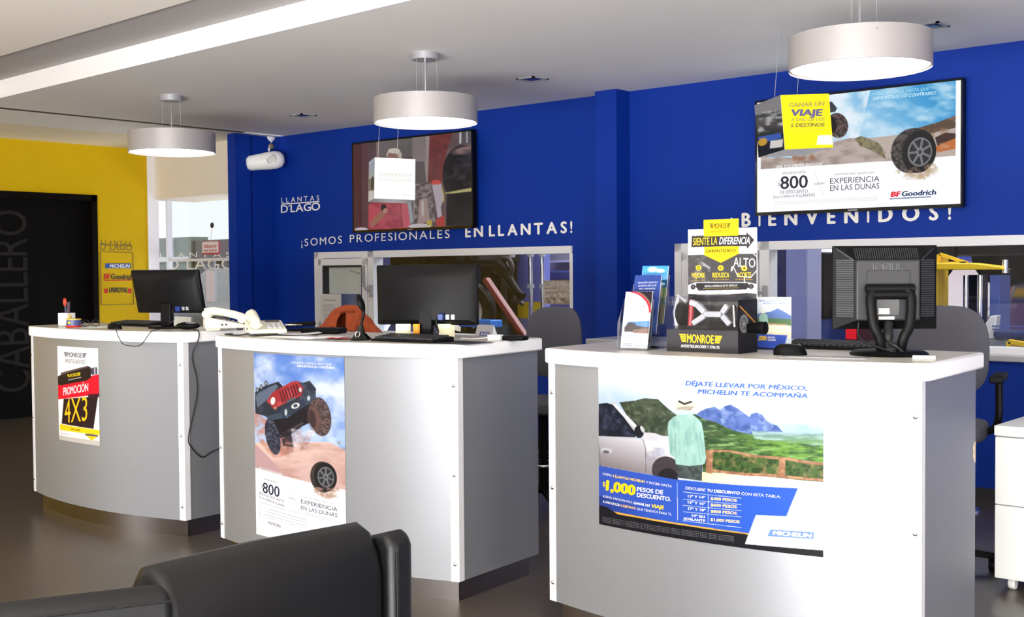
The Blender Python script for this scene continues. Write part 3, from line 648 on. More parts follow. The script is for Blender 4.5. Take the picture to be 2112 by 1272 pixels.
for x, y in ((118, 258), (154, 232), (88, 280)): P.ell(x, y, 13, 18, (56, 60, 72)); P.ell(x, y, 8, 12, (150, 156, 168))
P.noise([(330, 520), (470, 520), (500, 580), (420, 640), (340, 640)], (226, 230, 244), 50, .4, .6, 86)
P.poly([(75, 808), (660, 892), (664, 1290), (92, 1262)], (251, 251, 253)); P.noise([(470, 880), (620, 880), (620, 940), (560, 965), (480, 930)], (196, 168, 152), 24, .4, .58, 88)
wheel(P, 540, 818, 70, 100, -4)
P.noise([(480, 890), (610, 880), (615, 935), (550, 958), (490, 925)], (176, 140, 124), 18, .42, .56, 89)
texts(P, [('UN CAMINO ES DIFÍCIL HASTA QUE', (322, 90), (562, 97), 13, WHT, dict(shear=.2)), ('DEMUESTRAS LO CONTRARIO.', (362, 112), (586, 118), 14, WHT, dict(shear=.2, bold=.02)), ('ARE YOU DRIVER ENOUGH?', (105, 812), (274, 838), 13, WHT, dict(shear=.15, bold=.02)),
 ('APROVECHA HASTA', (144, 880), (248, 894), 9, GREY), ('$', (128, 938), (138, 939), 20, (60, 100, 70)), ('800', (138, 968), (260, 986), 68, NAVY, dict(bold=.01)), ('PESOS DE DESCUENTO', (114, 986), (290, 1018), 17, (96, 104, 146)), ('EN LA COMPRA DE 4 LLANTAS', (114, 1012), (292, 1046), 14, (96, 104, 146)), ('ADEMÁS', (318, 984), (370, 990), 9, (150, 156, 190)),
 ('PARTICIPA PARA GANAR UNA', (418, 968), (590, 990), 8, (150, 156, 190)), ('EXPERIENCIA', (400, 1006), (612, 1034), 26, (76, 84, 122)), ('EN LAS DUNAS', (400, 1046), (612, 1072), 25, (76, 84, 122)), ('VEHÍCULOS PARTICIPANTES', (430, 1072), (580, 1092), 8, (170, 174, 200)), ('NOTICIAS', (182, 1176), (270, 1188), 18, (84, 88, 110), dict(bold=.01))])
P.line([(116, 1038), (118, 1128), (600, 1185)], 2, (170, 174, 200)); P.line([(116, 1038), (600, 1100)], 2, (170, 174, 200)); P.line([(322, 912), (364, 1066)], 2, (190, 194, 214))
for k in range(3): P.text('inscríbete en el centro de servicio participante', (190 - 16 * k, 1078 + 20 * k), (440, 1114 + 20 * k), 8, (140, 146, 180))
o = P.build('poster', M_print, white=0.66); tag(o, 'tall poster of an off-road car leaping over sand, on the middle counter', 'poster')

# promotion poster
def winged(P, x0, y0, x1, y1, h, col, bold=.03, sl=0.0):
    d = (np.array((x1, y1), float) - (x0, y0)); L = np.hypot(*d); e = d / L; n = np.array((e[1], -e[0]))
    O = np.array((x0, y0), float)
    for sgn, a in ((1, 0.0), (-1, L)):
        for k, f in enumerate((1.0, .86, .72, .58)):
            w = .13 * L * f; t0 = h * (1 - .25 * k); t1 = t0 - h * .18
            q0 = O + e * (a + sgn * (.13 * L - w)); q1 = O + e * (a + sgn * .165 * L)
            P.shape([q0 + n * t0, q1 + n * t0, q1 + n * t1, q0 + e * sgn * w * .12 + n * t1], col)
    P.text('MONROE', O + e * (.19 * L), O + e * (.81 * L), h, col, bold=bold * .6)
P = Print([(115, 118), (562, 148), (582, 1215), (135, 1148)], 110, 260, D1.sheet((122, 713), (206, 718), (125, 907), (210, 919)), ss=3)
P.grad(None, (250, 250, 252), (232, 232, 236), (300, 200), (300, 1100))
P.poly([(112, 540), (570, 430), (572, 650), (112, 710)], (226, 22, 44)); P.poly([(460, 650), (572, 640), (572, 680), (470, 680)], (70, 20, 40))
P.poly([(112, 458), (160, 440), (165, 415), (460, 338), (490, 352), (496, 465), (450, 500), (170, 552), (112, 545)], (38, 28, 26)); P.poly([(165, 415), (460, 338), (480, 348), (168, 440)], (96, 82, 78)); P.poly([(490, 365), (540, 350), (553, 360), (553, 430), (510, 440), (492, 425)], (70, 62, 78)); P.poly([(522, 355), (536, 352), (538, 432), (524, 436)], (176, 174, 190))
P.poly([(198, 700), (562, 672), (520, 1026), (172, 972)], (44, 26, 30)); P.poly([(155, 978), (580, 1040), (578, 1092), (130, 1040)], (246, 208, 24)); P.poly([(110, 900), (140, 960), (150, 1040), (128, 1040)], (250, 250, 252))
P.poly([(128, 1100), (582, 1160), (582, 1215), (135, 1150)], (196, 190, 184)); P.poly([(440, 1078), (562, 1095), (562, 1112), (440, 1098)], (92, 84, 60)); P.poly([(448, 1100), (556, 1114), (502, 1156)], (232, 200, 30))
winged(P, 198, 236, 452, 250, 50, (62, 56, 66)); winged(P, 246, 468, 396, 442, 36, (232, 200, 30))
texts(P, [('AMORTIGUADORES', (216, 302), (440, 318), 44, (84, 80, 92), dict(bold=.0)), ('PROMOCIÓN', (192, 664), (470, 612), 84, WHT, dict(bold=.01)), ('4X3', (218, 976), (462, 944), 262, (40, 16, 20), dict(bold=.02)), ('4X3', (210, 968), (462, 936), 262, (244, 190, 30), dict(bold=.0, lay=2)),
 ('HASTA 31 DE MAYO', (286, 1042), (384, 1054), 22, (104, 84, 20), dict(bold=.01)), ('aplican restricciones', (150, 1084), (280, 1100), 10, (140, 136, 140)), ('GARANTÍA', (470, 1086), (530, 1092), 9, (90, 80, 60)), ('SAFE', (520, 182), (540, 184), 5, (90, 90, 96))])
P.line([(255, 494), (394, 464)], 7, (196, 190, 196))
o = P.build('poster', M_print); tag(o, 'promotion poster with red band and big yellow 4X3, on the farthest counter', 'poster')

# ------------------------------------------------------------------ screens on the wall
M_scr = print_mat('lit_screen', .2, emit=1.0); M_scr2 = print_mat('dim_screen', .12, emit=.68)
def tv(corners, d, label, M_screen, quad, nx, ny, paint):
    TL, TR, BL, BR = corners; th = .045
    a = [onW(*c, d) for c in corners]; u0 = (a[0][0] + a[2][0]) / 2; u1 = (a[1][0] + a[3][0]) / 2; z1 = (a[0][1] + a[1][1]) / 2; z0 = (a[2][1] + a[3][1]) / 2
    c = w3((u0 + u1) / 2, z0, 0); t = thing('television', label, 'television', c, WA); w, h = u1 - u0, z1 - z0; b = .012
    m = MB(); m.box(-w / 2, -d + .004, 0, w / 2, -d + th, h); m.build('back_housing', M_black, t, bevel=.006)
    m = MB(); m.box(-w / 2, -d - .006, 0, -w / 2 + b, -d + .01, h); m.box(w / 2 - b, -d - .006, 0, w / 2, -d + .01, h); m.box(-w / 2, -d - .006, h - b, w / 2, -d + .01, h); m.box(-w / 2, -d - .006, 0, w / 2, -d + .01, .02)
    m.build('bezel', M_gloss, t)
    MB().box(-w * .2, -d + th, h * .25, w * .2, -.002, h * .7).build('wall_bracket', M_black2, t)
    MB().box(-.03, -d - .008, .006, .03, -d - .005, .013).build('maker_plate', M_alug, t)
    P = Print(quad, nx, ny, flat((-w / 2 + b, -d, h - b), (w - 2 * b, 0, 0), (0, 0, -(h - b - .02)), (0, -1, 0))); paint(P); P.build('screen', M_screen, t, lift=.002)
    return t
def paint_ad(P):
    P.grad(None, (60, 150, 208), (176, 214, 240), (1500, 120), (1000, 560)); P.noise(None, (214, 236, 248), 170, .46, .68, 101, sy=90); P.noise([(700, 160), (1100, 120), (1000, 560), (700, 600)], (236, 244, 252), 120, .4, .6, 103)
    P.poly([(60, 700), (130, 690), (230, 720), (420, 720), (560, 690), (760, 590), (930, 550), (1090, 555), (1330, 530), (1500, 470), (1640, 430), (1775, 380), (1780, 722), (1300, 755), (120, 820)], (186, 172, 164))
    P.noise([(120, 690), (420, 715), (760, 590), (930, 550), (1300, 700), (1300, 755), (120, 820)], (150, 134, 128), 90, .46, .62, 105, sy=40); P.noise([(400, 700), (600, 680), (640, 740), (440, 770)], (150, 104, 80), 40, .45, .6, 106)
    P.poly([(1330, 530), (1500, 470), (1640, 430), (1775, 375), (1778, 480), (1640, 510), (1500, 560)], (92, 72, 58)); P.noise([(1330, 530), (1640, 430), (1775, 375), (1778, 520), (1500, 580)], (150, 122, 96), 50, .48, .62, 107)
    P.poly([(1620, 560), (1700, 520), (1778, 530), (1780, 640), (1640, 640)], (70, 50, 44)); P.poly([(1620, 640), (1778, 570), (1780, 660), (1640, 690)], (190, 112, 62)); P.noise([(1620, 620), (1778, 570), (1780, 700), (1640, 700)], (200, 160, 130), 40, .5, .6, 108)
    gs = [(965, 556), (1020, 535), (1090, 560), (1170, 600), (1200, 640), (1230, 740), (1130, 670), (1010, 620)]; P.poly(gs, (104, 100, 78)); P.noise(gs, (150, 142, 110), 16, .48, .6, 109, sy=30)
    P.poly([(86, 815), (1300, 752), (1780, 720), (1830, 716), (1840, 1140), (86, 1200)], (253, 253, 254)); P.poly([(84, 230), (165, 222), (165, 330), (122, 335), (122, 815), (84, 820)], (240, 244, 248)); P.poly([(1772, 74), (1830, 68), (1830, 720), (1778, 722)], (252, 252, 253)); P.poly([(84, 228), (260, 215), (260, 330), (122, 335)], (246, 248, 250))
    P.ell(820, 440, 90, 110, (60, 50, 50), -15); m = P.emask(820, 440, 90, 110, -15); P.blend(m * (fbm(P.X / 16, P.Y / 12, 8) > .52), (112, 92, 90), .8); P.poly([(640, 250), (770, 232), (815, 290), (800, 320), (740, 330), (720, 360), (600, 420)], (56, 62, 74)); P.ell(770, 430, 40, 70, (30, 26, 28), -10); P.noise([(500, 480), (760, 480), (860, 560), (740, 610), (500, 640)], (196, 188, 190), 60, .42, .6, 111)
    m = P.emask(1500, 860, 150, 60, -12, .6); P.blend(m * np.clip(fbm(P.X / 40, P.Y / 30, 12) * 2 - .2, 0, 1), (176, 150, 120))
    P.ell(1440, 670, 168, 196, (48, 44, 46), 14); m = P.emask(1440, 670, 168, 196, 14); P.blend(m * (fbm(P.X / 20, P.Y / 14, 15) > .52), (104, 96, 94), .7)
    P.ell(1490, 670, 134, 182, (38, 36, 40), 8); wheel(P, 1496, 682, 146, 190, 6, tread=False)
    P.noise([(1300, 840), (1620, 780), (1660, 850), (1580, 920), (1380, 920)], (190, 160, 126), 34, .46, .6, 117)
    texts(P, [('UN CAMINO ES DIFÍCIL HASTA QUE', (1024, 192), (1566, 150), 26, (170, 226, 246), dict(shear=.2)), ('DEMUESTRAS LO CONTRARIO.', (1118, 226), (1626, 188), 28, (206, 240, 252), dict(shear=.2, bold=.015)), ('ARE YOU DRIVER ENOUGH?', (264, 806), (686, 782), 24, WHT, dict(shear=.25, bold=.015)),
     ('APROVECHA HASTA', (322, 862), (540, 852), 20, GREY), ('$', (288, 962), (300, 961), 30, NAVY), ('800', (306, 990), (558, 978), 108, (44, 44, 58), dict(bold=.012)), ('DE DESCUENTO', (302, 1032), (558, 1022), 27, (110, 116, 140)), ('EN LA COMPRA DE', (242, 1072), (438, 1062), 22, (110, 116, 140)), ('4 LLANTAS', (448, 1062), (622, 1056), 27, (90, 96, 120)), ('ADEMÁS', (614, 956), (708, 952), 17, GREY),
     ('PARTICIPA PARA GANAR UNA', (798, 876), (1132, 862), 18, (150, 156, 176)), ('EXPERIENCIA', (756, 948), (1178, 932), 48, (70, 74, 96)), ('EN LAS DUNAS', (756, 1010), (1178, 994), 48, (70, 74, 96)), ('BF', (1270, 1068), (1352, 1064), 42, (236, 50, 70), dict(bold=.05, shear=.15)), ('Goodrich', (1358, 1064), (1634, 1052), 42, (40, 64, 110), dict(bold=.035, shear=.15))])
    P.line([(1268, 1084), (1590, 1070)], 8, (60, 84, 140)); P.line([(622, 846), (704, 1056)], 3, (206, 210, 220))
    for k in range(3): P.text('consulta términos condiciones y restricciones de esta promoción en los establecimientos participantes', (250, 1104 + 12 * k), (1160, 1070 + 12 * k), 6, (190, 194, 204))
tv([(1557, 205), (1985, 165), (1560, 442), (1988, 430)], .085, 'bright wall screen showing an off-road tyre advert, right of the pier', M_scr, [(88, 232), (1815, 72), (1825, 1135), (85, 1195)], 430, 245, paint_ad)
def paint_dim(P):  # picture of a person in a room, used as emissive colour
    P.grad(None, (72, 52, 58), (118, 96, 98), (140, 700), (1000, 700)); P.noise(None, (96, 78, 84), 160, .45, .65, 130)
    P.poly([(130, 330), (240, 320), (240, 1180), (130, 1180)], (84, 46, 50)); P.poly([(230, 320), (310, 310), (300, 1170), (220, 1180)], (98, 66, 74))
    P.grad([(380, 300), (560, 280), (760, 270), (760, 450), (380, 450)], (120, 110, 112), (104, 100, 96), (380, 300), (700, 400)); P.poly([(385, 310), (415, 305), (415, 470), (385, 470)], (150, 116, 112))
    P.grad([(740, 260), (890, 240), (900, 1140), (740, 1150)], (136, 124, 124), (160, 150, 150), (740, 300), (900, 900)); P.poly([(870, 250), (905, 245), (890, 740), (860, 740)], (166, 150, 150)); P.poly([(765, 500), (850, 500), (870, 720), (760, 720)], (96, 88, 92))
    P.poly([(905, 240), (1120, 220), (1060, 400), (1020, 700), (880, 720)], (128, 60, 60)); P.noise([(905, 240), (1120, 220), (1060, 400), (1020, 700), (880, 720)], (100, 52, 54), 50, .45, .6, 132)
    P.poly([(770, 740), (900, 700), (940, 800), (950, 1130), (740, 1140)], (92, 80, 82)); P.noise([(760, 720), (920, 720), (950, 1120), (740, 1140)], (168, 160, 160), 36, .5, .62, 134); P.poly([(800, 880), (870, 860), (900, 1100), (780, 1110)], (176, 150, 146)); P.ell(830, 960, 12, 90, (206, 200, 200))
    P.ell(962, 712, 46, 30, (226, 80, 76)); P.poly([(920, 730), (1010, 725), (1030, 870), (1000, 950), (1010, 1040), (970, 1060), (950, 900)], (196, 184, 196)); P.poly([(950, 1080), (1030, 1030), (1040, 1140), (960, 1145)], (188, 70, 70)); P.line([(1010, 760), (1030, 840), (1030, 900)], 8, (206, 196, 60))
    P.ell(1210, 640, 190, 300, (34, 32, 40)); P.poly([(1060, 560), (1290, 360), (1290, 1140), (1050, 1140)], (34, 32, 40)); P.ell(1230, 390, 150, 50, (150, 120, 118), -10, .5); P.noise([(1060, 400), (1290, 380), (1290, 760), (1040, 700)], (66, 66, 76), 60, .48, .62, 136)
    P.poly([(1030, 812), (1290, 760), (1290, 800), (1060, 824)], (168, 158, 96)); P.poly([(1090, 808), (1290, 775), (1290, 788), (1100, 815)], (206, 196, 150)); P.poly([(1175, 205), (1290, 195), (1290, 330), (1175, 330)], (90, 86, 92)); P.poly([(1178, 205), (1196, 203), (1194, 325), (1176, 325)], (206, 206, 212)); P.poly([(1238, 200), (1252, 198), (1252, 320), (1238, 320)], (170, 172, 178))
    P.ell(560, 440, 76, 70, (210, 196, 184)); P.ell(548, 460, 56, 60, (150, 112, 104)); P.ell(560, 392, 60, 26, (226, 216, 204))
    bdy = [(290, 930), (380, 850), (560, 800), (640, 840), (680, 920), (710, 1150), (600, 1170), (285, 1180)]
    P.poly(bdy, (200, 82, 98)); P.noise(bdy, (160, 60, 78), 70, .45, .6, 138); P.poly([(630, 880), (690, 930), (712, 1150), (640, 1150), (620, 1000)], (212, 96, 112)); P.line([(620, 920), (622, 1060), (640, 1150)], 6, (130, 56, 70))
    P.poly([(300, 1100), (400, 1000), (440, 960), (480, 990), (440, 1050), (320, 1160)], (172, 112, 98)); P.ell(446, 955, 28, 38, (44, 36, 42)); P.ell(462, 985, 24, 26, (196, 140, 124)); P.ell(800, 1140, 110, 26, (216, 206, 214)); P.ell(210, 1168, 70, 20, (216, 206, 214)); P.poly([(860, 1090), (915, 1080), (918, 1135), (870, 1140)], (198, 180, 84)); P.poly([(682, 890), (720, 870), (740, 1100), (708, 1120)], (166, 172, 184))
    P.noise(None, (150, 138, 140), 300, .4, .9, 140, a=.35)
tv([(727, 297), (975, 265), (728, 481), (976, 469)], .085, 'dim wall screen with a picture of a person in a pink top with a phone', M_scr2, [(140, 330), (1285, 200), (1285, 1140), (130, 1180)], 300, 200, paint_dim)

# ------------------------------------------------------------------ hanging advertising cubes
def cube(front, D, side, label, roll, paintF, qF, paintL, qL):
    TL, TR, BL, BR = [np.array(onD(*p, D)) for p in front]
    c = (TL + TR + BL + BR) / 4; X = (TR + BR - TL - BL); X /= np.linalg.norm(X); Zv = (TL + TR - BL - BR); Zv -= X * (Zv @ X); Zv /= np.linalg.norm(Zv)
    # turn the cube about its own upright so that its left side shows
    Y = np.cross(Zv, X); a = roll; X2 = X * math.cos(a) + Y * math.sin(a); Y2 = np.cross(Zv, X2)
    t = thing('hanging_cube', label, 'hanging sign', c, rot=Matrix((Vector(X2), Vector(Y2), Vector(Zv))).transposed().to_euler())
    h = side / 2
    MB().box(-h, 0, -h, h, side, h).build('box_body', M_white_pl, t)
    P = Print(qF, 90, 90, flat((-h, 0, h), (side, 0, 0), (0, 0, -side), (0, -1, 0)), ss=3); paintF(P); P.build('front_print', M_flatp, t, lift=.001)
    P = Print(qL, 40, 90, flat((-h, side, h), (0, -side, 0), (0, 0, -side), (-1, 0, 0)), ss=3); paintL(P); P.build('side_print', M_flatp, t, lift=.001)
    M = Matrix((Vector(X2), Vector(Y2), Vector(Zv))).transposed().to_4x4(); M.translation = Vector(c); Mi = M.inverted()
    m = MB()
    for sx in (-.35, .12):
        p0 = Vector((sx * side, side * .5, h)); w = M @ p0; p1 = Mi @ Vector((w.x + .02, w.y + .02, 2.6)); m.cyl(p0, p1, .0015, 6)
    m.build('hanging_wire', M_alug, t)
    return t
def pf(P):
    P.grad(None, (255, 242, 40), (250, 232, 20), (450, 190), (450, 640)); P.poly([(612, 520), (730, 512), (748, 590), (598, 598)], (250, 250, 244))
    g = (190, 176, 90); v = (110, 104, 150)
    texts(P, [('GANAR UN', (338, 304), (660, 274), 34, g, dict(bold=.03, shear=.2)), ('VIAJE', (354, 374), (646, 358), 52, v, dict(bold=.04, shear=.15)), ('A UNO DE LOS', (360, 418), (668, 398), 26, g, dict(bold=.03, shear=.2)), ('5 DESTINOS', (360, 466), (668, 446), 30, (150, 140, 80), dict(bold=.04, shear=.2)), ('y muchas sorpresas más', (360, 498), (668, 476), 12, (206, 190, 90))])
def pl(P):
    P.grad(None, (150, 150, 156), (64, 60, 66), (200, 230), (200, 480)); P.noise(None, (40, 50, 44), 50, .45, .6, 150); P.poly([(190, 560), (300, 520), (320, 700), (215, 720)], (26, 30, 44)); P.poly([(205, 545), (290, 515), (300, 560), (214, 600)], (58, 92, 178)); P.ell(228, 588, 18, 34, (190, 150, 60)); P.poly([(258, 580), (305, 566), (308, 630), (262, 644)], (206, 206, 206)); P.poly([(160, 250), (270, 205), (280, 330), (170, 360)], (128, 128, 134)); P.noise([(190, 330), (290, 320), (300, 500), (200, 520)], (196, 200, 204), 26, .55, .66, 152)
cube([(1604, 200), (1712, 192), (1618, 309), (1723, 300)], 6.0, .28, 'yellow advertising cube reading GANAR UN VIAJE, hanging before the bright screen', R(16), pf, [(262, 207), (705, 172), (750, 615), (320, 652)], pl, [(158, 270), (262, 207), (320, 652), (225, 725)])
def pf2(P):
    P.grad(None, (255, 255, 255), (254, 254, 254), (500, 450), (500, 860))
    texts(P, [('EXPERIENCIA', (388, 632), (700, 632), 32, (214, 214, 206)), ('EN LAS DUNAS', (388, 680), (700, 678), 32, (218, 218, 212)), ('BFGoodrich', (620, 814), (696, 816), 8, (150, 150, 150))])
def pl2(P):
    P.grad(None, (170, 190, 220), (225, 215, 205), (300, 480), (300, 760)); P.poly([(270, 660), (345, 640), (350, 780), (275, 790)], (150, 140, 120)); P.ell(322, 700, 18, 70, (84, 78, 66)); P.poly([(270, 780), (352, 770), (352, 860), (275, 890)], (240, 238, 238)); P.poly([(262, 480), (340, 450), (342, 490), (264, 520)], (200, 214, 236))
cube([(772, 325), (855, 327), (775, 411), (856, 411)], 7.9, .278, 'white advertising cube reading EXPERIENCIA EN LAS DUNAS, hanging before the dim screen', R(15), pf2, [(340, 450), (730, 455), (735, 855), (352, 850)], pl2, [(260, 480), (340, 450), (352, 850), (275, 895)])

# ------------------------------------------------------------------ things on and around the counters
TZ = 1.0456
def desk_pt(D, lx, ly, z=TZ):
    c, q = math.cos(D.a), math.sin(D.a); return np.array((D.A.x + c * lx - q * ly, D.A.y + q * lx + c * ly, z))
def on(D, px, ly, z=TZ):
    lo, hi = -.2, D.w + .2
    for _ in range(40):
        m = (lo + hi) / 2
        if pxm(desk_pt(D, m, ly, z))[0] < px: lo = m
        else: hi = m
    return desk_pt(D, lo, ly, z)
def local(root, pts):
    M = Matrix.Translation(root.location) @ Euler(root.rotation_euler).to_matrix().to_4x4(); I = M.inverted()
    return [tuple(I @ Vector([float(c) for c in p])) for p in pts]
def arcpts(pts, n=6):
    """smooth Catmull-Rom through points"""
    P = [Vector([float(c) for c in p]) for p in pts]; P = [P[0] * 2 - P[1]] + P + [P[-1] * 2 - P[-2]]; out = []
    for i in range(1, len(P) - 2):
        for k in range(n):
            t = k / n; a, b, c, d = P[i - 1], P[i], P[i + 1], P[i + 2]
            out.append(.5 * ((2 * b) + (c - a) * t + (2 * a - 5 * b + 4 * c - d) * t * t + (3 * b - 3 * c + d - a) * t ** 3))
    return out + [P[-2]]
def cord(name, label, pts, r=.003, m=None):
    b = MB().tube(arcpts(pts), r, 8); return tag(b.build(name, m or M_cable, smooth=60), label, 'cable')

def monitor(loc, rz, w, h, tilt, zc, label):
    """flat monitor seen from behind: back faces local -y"""
    t = thing('computer_monitor', label, 'monitor', loc, rz)
    T = Matrix.Translation((0, 0, zc)) @ Matrix.Rotation(tilt, 4, 'X')
    m = MB(); m.box(-w / 2, .0, -h / 2, w / 2, .022, h / 2)
    m.build('screen_frame', M_black, t, bevel=.006).matrix_local = T
    m = MB(); k = .035
    m.add([(-w / 2 + .004, 0, -h / 2 + .004), (w / 2 - .004, 0, -h / 2 + .004), (w / 2 - .004, 0, h / 2 - .004), (-w / 2 + .004, 0, h / 2 - .004), (-w / 2 + k, -.02, -h / 2 + .02), (w / 2 - k, -.02, -h / 2 + .02), (w / 2 - k, -.02, h * .28), (-w / 2 + k, -.02, h * .28)],
          [(0, 1, 5, 4), (1, 2, 6, 5), (2, 3, 7, 6), (3, 0, 4, 7), (4, 5, 6, 7), (3, 2, 1, 0)])
    m.build('back_shell', M_black, t, bevel=.004).matrix_local = T
    m = MB()
    for x in (.06, .085): m.box(w * .08 + x, -.0245, -h * .40, w * .08 + x + .016, -.0195, -h * .32)
    m.build('connector', M_alug, t).matrix_local = T
    m = MB(); m.box(w * .08 + .03, -.045, -h * .41, w * .08 + .055, -.019, -h * .30); m.build('video_plug', mat('blue_plug', (24, 50, 120), .4), t, bevel=.003).matrix_local = T
    MB().box(-w / 2 + .01, .0222, -h / 2 + .02, w / 2 - .01, .0228, h / 2 - .012).build('display_panel', M_gloss, t).matrix_local = T
    m = MB()
    for x in (-.016, .016): m.lathe([(0, -.002), (.0028, -.001), (.003, 0)], 10, (x, -.016, h * .24), axis='y', cap=False)
    m.build('screw', M_chrome, t).matrix_local = T
    MB().box(-.032, -.018, .008, .032, .014, zc - h * .25).build('stand_neck', M_black, t, bevel=.006)
    MB().ext([(.115 * math.cos(a), .075 * math.sin(a)) for a in [2 * math.pi * k / 32 for k in range(32)]], 0, .012).build('stand_base', M_black, t, bevel=.003)
    m = MB().tube(arcpts([(.055, -.03, zc - h * .38), (.075, -.05, zc - h * .62), (.055, -.06, .03), (.03, -.02, .015)]), .0035, 8); m.build('video_cable', M_cable, t, smooth=60)
    return t
p = on(D1, 346, .20)
monitor(p, R(22), .43, .238, R(14), .195, 'black computer monitor seen from behind, on the farthest counter')
p = on(D2, 880, .26)
mon2 = monitor(p, R(24), .472, .262, R(2), .190, 'black computer monitor seen from behind, on the middle counter')

def dell(loc, rz, label):
    t = thing('computer_monitor', label, 'monitor', loc, rz); w, h, z0 = .345, .283, .084; zc = z0 + h / 2
    m = MB(); m.box(-w / 2, .0, z0, w / 2, .02, z0 + h); m.build('screen_frame', M_black, t, bevel=.004)
    i = .068; m = MB(); A = [(-w / 2, 0, z0), (w / 2, 0, z0), (w / 2, 0, z0 + h), (-w / 2, 0, z0 + h)]; B = [(-w / 2 + i, -.04, z0 + .03), (w / 2 - i, -.04, z0 + .03), (w / 2 - i, -.04, z0 + h - .05), (-w / 2 + i, -.04, z0 + h - .05)]
    m.add(A + B, [(0, 1, 5, 4), (1, 2, 6, 5), (2, 3, 7, 6), (3, 0, 4, 7), (3, 2, 1, 0)]); m.build('back_bezel', M_black, t)
    m = MB(); m.box(-w / 2 + i - .002, -.050, z0 + .03, w / 2 - i + .002, -.035, z0 + h - .048); m.build('back_panel', M_black2, t, bevel=.010, seg=4)
    m = MB(); m.box(-.07, -.056, z0 + h * .44, .07, -.048, z0 + h * .70); m.build('mount_cover', M_black2, t, bevel=.002)
    m = MB()
    for k in range(26):
        f = k / 25; zz = z0 + .045 + f * (h - .095)
        for sg in (-1, 1): m.bar((sg * (w / 2 - .010), -.006, zz), (sg * (w / 2 - i + .006), -.038, zz), .0035, .005)
    for k in range(30):
        xx = -w / 2 + .07 + k / 29 * (w - .14); m.bar((xx, -.006, z0 + h - .010), (xx, -.036, z0 + h - .046), .0035, .005)
    for sg in (-1, 1):
        for k in range(3): m.bar((sg * (w / 2 - .012 - .012 * k), -.006, z0 + h - .010), (sg * (w / 2 - i + .006), -.037, z0 + h - .05 - .002 * k), .003, .004)
    m.build('vent_ribs', M_black2, t)
    q, f = textline('DELL', (0, 0), (.10, 0), .022, .05); MB().add([(-.05 + a, -.0508, z0 + h - .084 - b) for a, b in q], f).build('maker_lettering', mat('embossed_dark', (70, 70, 76), .3), t)
    zz = z0 + h * .485
    MB().tube([(-.082, -.075, zz), (-.078, -.075, zz), (.078, -.075, zz), (.082, -.075, zz)], [.009, .016, .016, .009], 18).build('hinge', M_black, t, smooth=50)
    m = MB()
    for sg in (-1, 1):
        pts = arcpts([(sg * .058, -.078, zz - .005), (sg * .066, -.088, zz - .04), (sg * .058, -.098, zz - .12), (sg * .040, -.098, .06), (sg * .030, -.09, .012)], 5)
        b = MB().tube(pts, .017, 14); b.v = [(x, -.09 + (y + .09) * .8, z) for x, y, z in b.v]; m.add(b.v, b.f)
    m.tube([(-.066, -.082, zz - .020), (.066, -.082, zz - .020)], .016, 14)
    m.build('stand_yoke', M_black, t, smooth=60)
    MB().box(-.036, -.052, z0 + .05, .036, -.046, zz - .03).build('port_panel', M_gloss, t)
    m = MB(); m.box(-.032, -.0535, z0 + .052, .004, -.0515, z0 + .072); m.box(-.032, -.0535, z0 + .034, .02, -.0515, z0 + .044); m.build('rating_label', mat('label_grey', (190, 188, 186), .5), t)
    MB().lathe([(0, 0), (.125, 0), (.128, .006), (.115, .014), (.05, .02), (0, .02)], 40, (0, -.06, 0), cap=False).build('stand_base', M_black, t, smooth=50)
    m = MB().tube(arcpts([(.0, -.055, z0 + .02), (-.01, -.10, .05), (.01, -.13, .03), (.03, -.15, .008)]), [.016] * 6 + [.008] * 6 + [.005] * 7, 10); m.build('power_cable', M_cable, t, smooth=60)
    MB().tube(arcpts([(-.092, -.03, z0 + .03), (-.095, -.05, .06), (-.05, -.12, .03), (.02, -.16, .008)]), .003, 8).build('signal_cable', M_cable, t, smooth=60)
    return t
p = on(D3, 1824, .34)
dell(p, R(38), 'old square black monitor with ribbed back and yoke stand, on the nearest counter')

def keyboard(loc, rz, label, w=.42):
    t = thing('keyboard', label, 'keyboard', loc, rz)
    m = MB(); m.ext([(-.07, 0), (.07, 0), (.07, .022), (.0, .014), (-.07, .010)], -w / 2, w / 2, 'yz'); m.build('keyboard_body', M_black, t, bevel=.003)
    m = MB()
    for r in range(5):
        for k in range(18):
            x = -w / 2 + .012 + k * (w - .024) / 18; y = -.058 + r * .023; m.box(x, y, .012 + .002 * r, x + (w - .024) / 18 - .003, y + .019, .020 + .0022 * r)
    m.build('keys', M_black2, t)
    return t
keyboard(on(D3, 1738, .50), R(6), 'black keyboard beside the square monitor on the nearest counter')
keyboard(on(D2, 850, .07), R(6), 'black keyboard in front of the monitor on the middle counter', .34)
keyboard(on(D1, 285, .31), R(5), 'black keyboard behind the monitor on the farthest counter', .38)
def mouse(loc, rz, label, s=1.0):
    t = thing('computer_mouse', label, 'mouse', loc, rz, None)
    m = MB(); vs = []; n, k_ = 20, 8
    for i in range(k_ + 1):
        f = i / k_; 
        for k in range(n):
            a = 2 * math.pi * k / n; rr = math.cos(f * math.pi / 2) ** .6
            vs.append((.031 * s * rr * math.cos(a), .056 * s * rr * math.sin(a) - .008 * f * s, .038 * s * math.sin(f * math.pi / 2)))
    fs = [(i * n + k, i * n + (k + 1) % n, (i + 1) * n + (k + 1) % n, (i + 1) * n + k) for i in range(k_) for k in range(n)]
    m.add(vs, fs + [tuple(range(n))[::-1]]); m.build('mouse_shell', M_black, t, smooth=60)
    MB().lathe([(.0, -.003), (.008, -.003), (.008, .003), (0, .003)], 14, (0, .028 * s, .030 * s), axis='x', cap=False).build('scroll_wheel', M_black2, t)
    return t
mouse(on(D3, 1630, .12), R(-60), 'large black computer mouse left of the keyboard on the nearest counter', 1.0)
